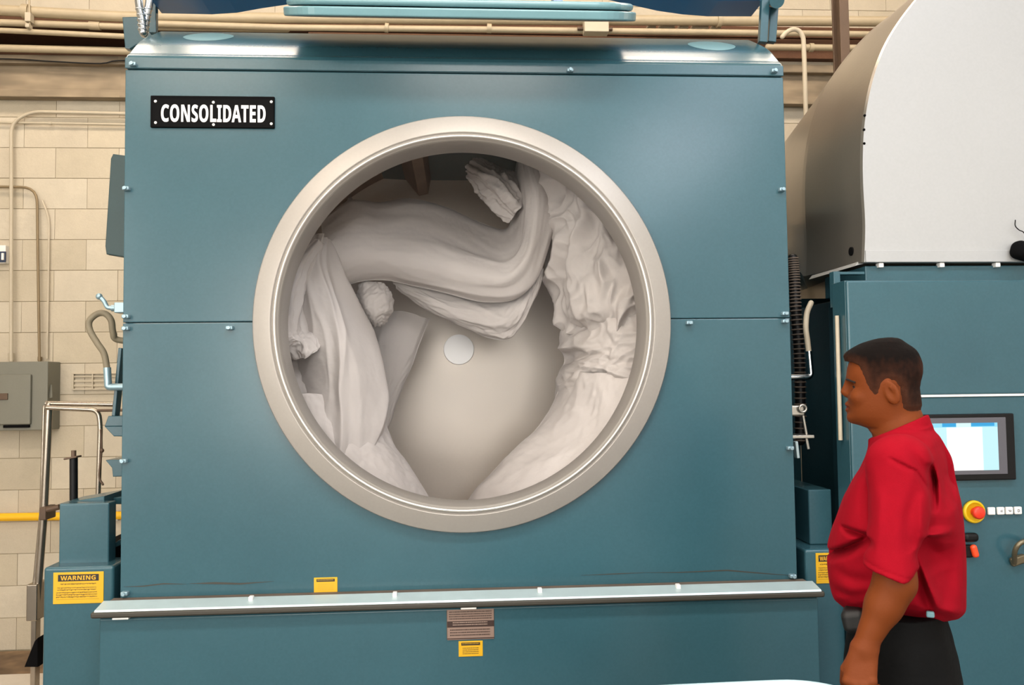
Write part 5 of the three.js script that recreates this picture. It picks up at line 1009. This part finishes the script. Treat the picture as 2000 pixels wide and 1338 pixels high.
  const mop = loft([[-0.032, 1.787, -0.009, 1.787, 0.018], [-0.051, 1.786, 0.004, 1.784, 0.034], [-0.067, 1.782, 0.012, 1.78, 0.046], [-0.089, 1.776, 0.02, 1.772, 0.058], [-0.113, 1.763, 0.031, 1.759, 0.068], [-0.131, 1.748, 0.04, 1.743, 0.0755], [-0.13, 1.733, 0.045, 1.729, 0.079], [-0.124, 1.716, 0.046, 1.713, 0.077], [-0.115, 1.702, 0.039, 1.699, 0.07]], 2.15, 0.56);
  const hairF = (x, y, z) => {
    const m = polyD(x, y); let d = smin(headL(x, y, z), neckD(x, y, z), 0.022);
    const len = 0.0025 + 0.003 * sstep(topY - 0.13, topY - 0.02, y) + 0.003 * sstep(-0.02, 0.05, x);
    const t = len * sstep(0.001, -0.016, m);
    d = smin(d - t, mop(x, y, z), 0.008) + 0.0007 * N(x * 90, y * 90, z * 90);
    return Math.max(d, m * 0.8);
  };
  const hg = surfaceNets(hairF, [-0.16, 1.58, -0.12], [0.09, 1.83, 0.12], 0.0026);
  { const p = hg.attributes.position, c = new Float32Array(p.count * 3), dark = new THREE.Color(0x0d0806), brown = new THREE.Color(0x3c2216), q = new THREE.Color();
    for (let i = 0; i < p.count; i++) { const x = p.getX(i), y = p.getY(i), z = p.getZ(i), m = polyD(x, y), k = clamp(sstep(-0.005, -0.032, m) * 0.75 + 0.35 * sstep(topY - 0.08, topY - 0.04, y) + 0.25 * N(x * 120, y * 60, z * 120)); q.copy(brown).lerp(dark, k); c.set([q.r, q.g, q.b], 3 * i); }
    hg.setAttribute('color', new THREE.BufferAttribute(c, 3)); }
  part('hair', hg, phy({ specularIntensity: 0.25, vertexColors: true, roughness: 0.95, bumpMap: bumpTex(40, 90, 9), bumpScale: 0.0012 }));
  part('shirt', surfaceNets(shirtCut, [-0.26, 1.02, -0.38], [0.2, 1.68, 0.38], 0.0042), phy({ map: mottled(0x880a1a, 0.05, 5, 22, 3, 4), roughness: 0.85, specularIntensity: 0.12, sheen: 0.12, sheenRoughness: 0.6, sheenColor: new THREE.Color(0xff5566), bumpMap: bumpTex(50, 120, 8), bumpScale: 0.0005 }));
  part('trousers', surfaceNets(trouserF, [-0.26, 0.0, -0.3], [0.24, 1.13, 0.3], 0.008), phy({ specularIntensity: 0.25, map: mottled(0x0a0a0a, 0.12, 5, 22, 3, 2), roughness: 0.8, bumpMap: bumpTex(12, 50, 3), bumpScale: 0.002 }));
  const beltF = (x, y, z) => Math.max(hipL(x, y, z, 0.006), Math.abs(y - (1.125)) - 0.019);
  part('belt', surfaceNets(beltF, [-0.2, 1.02, -0.24], [0.2, 1.14, 0.24], 0.005), std({ color: 0x0b0b0c, roughness: 0.3 }));
  part('belt_clip', new RoundedBoxGeometry(0.018, 0.015, 0.012, 2, 0.004).translate(0.06, 1.12, 0.171), M.tealLight);
  part('belt_pouch', new RoundedBoxGeometry(0.06, 0.058, 0.1, 4, 0.018).rotateZ(0.2).translate(-0.11, 1.08, 0.12), std({ color: 0x0c0c0c, roughness: 0.6 }));
  for (const s of [1, -1]) {
    const sh = (x, y, z) => { const zz = z * s; let d = smin(caps(x, y, zz, [0.055, 0.06, 0.125], [-0.16, 0.045, 0.145], 0.052, 0.045), caps(x, y, zz, [0.02, 0.1, 0.125], [0.0, 0.06, 0.13], 0.05, 0.05), 0.03); return smax(d, 0.004 - y, 0.006); };
    part('shoe', surfaceNets(sh, [-0.26, -0.01, s > 0 ? 0.05 : -0.22], [0.14, 0.17, s > 0 ? 0.22 : -0.05], 0.007), std({ color: 0x111112, roughness: 0.4 }));
  }
}

renderer.render(scene, camera);
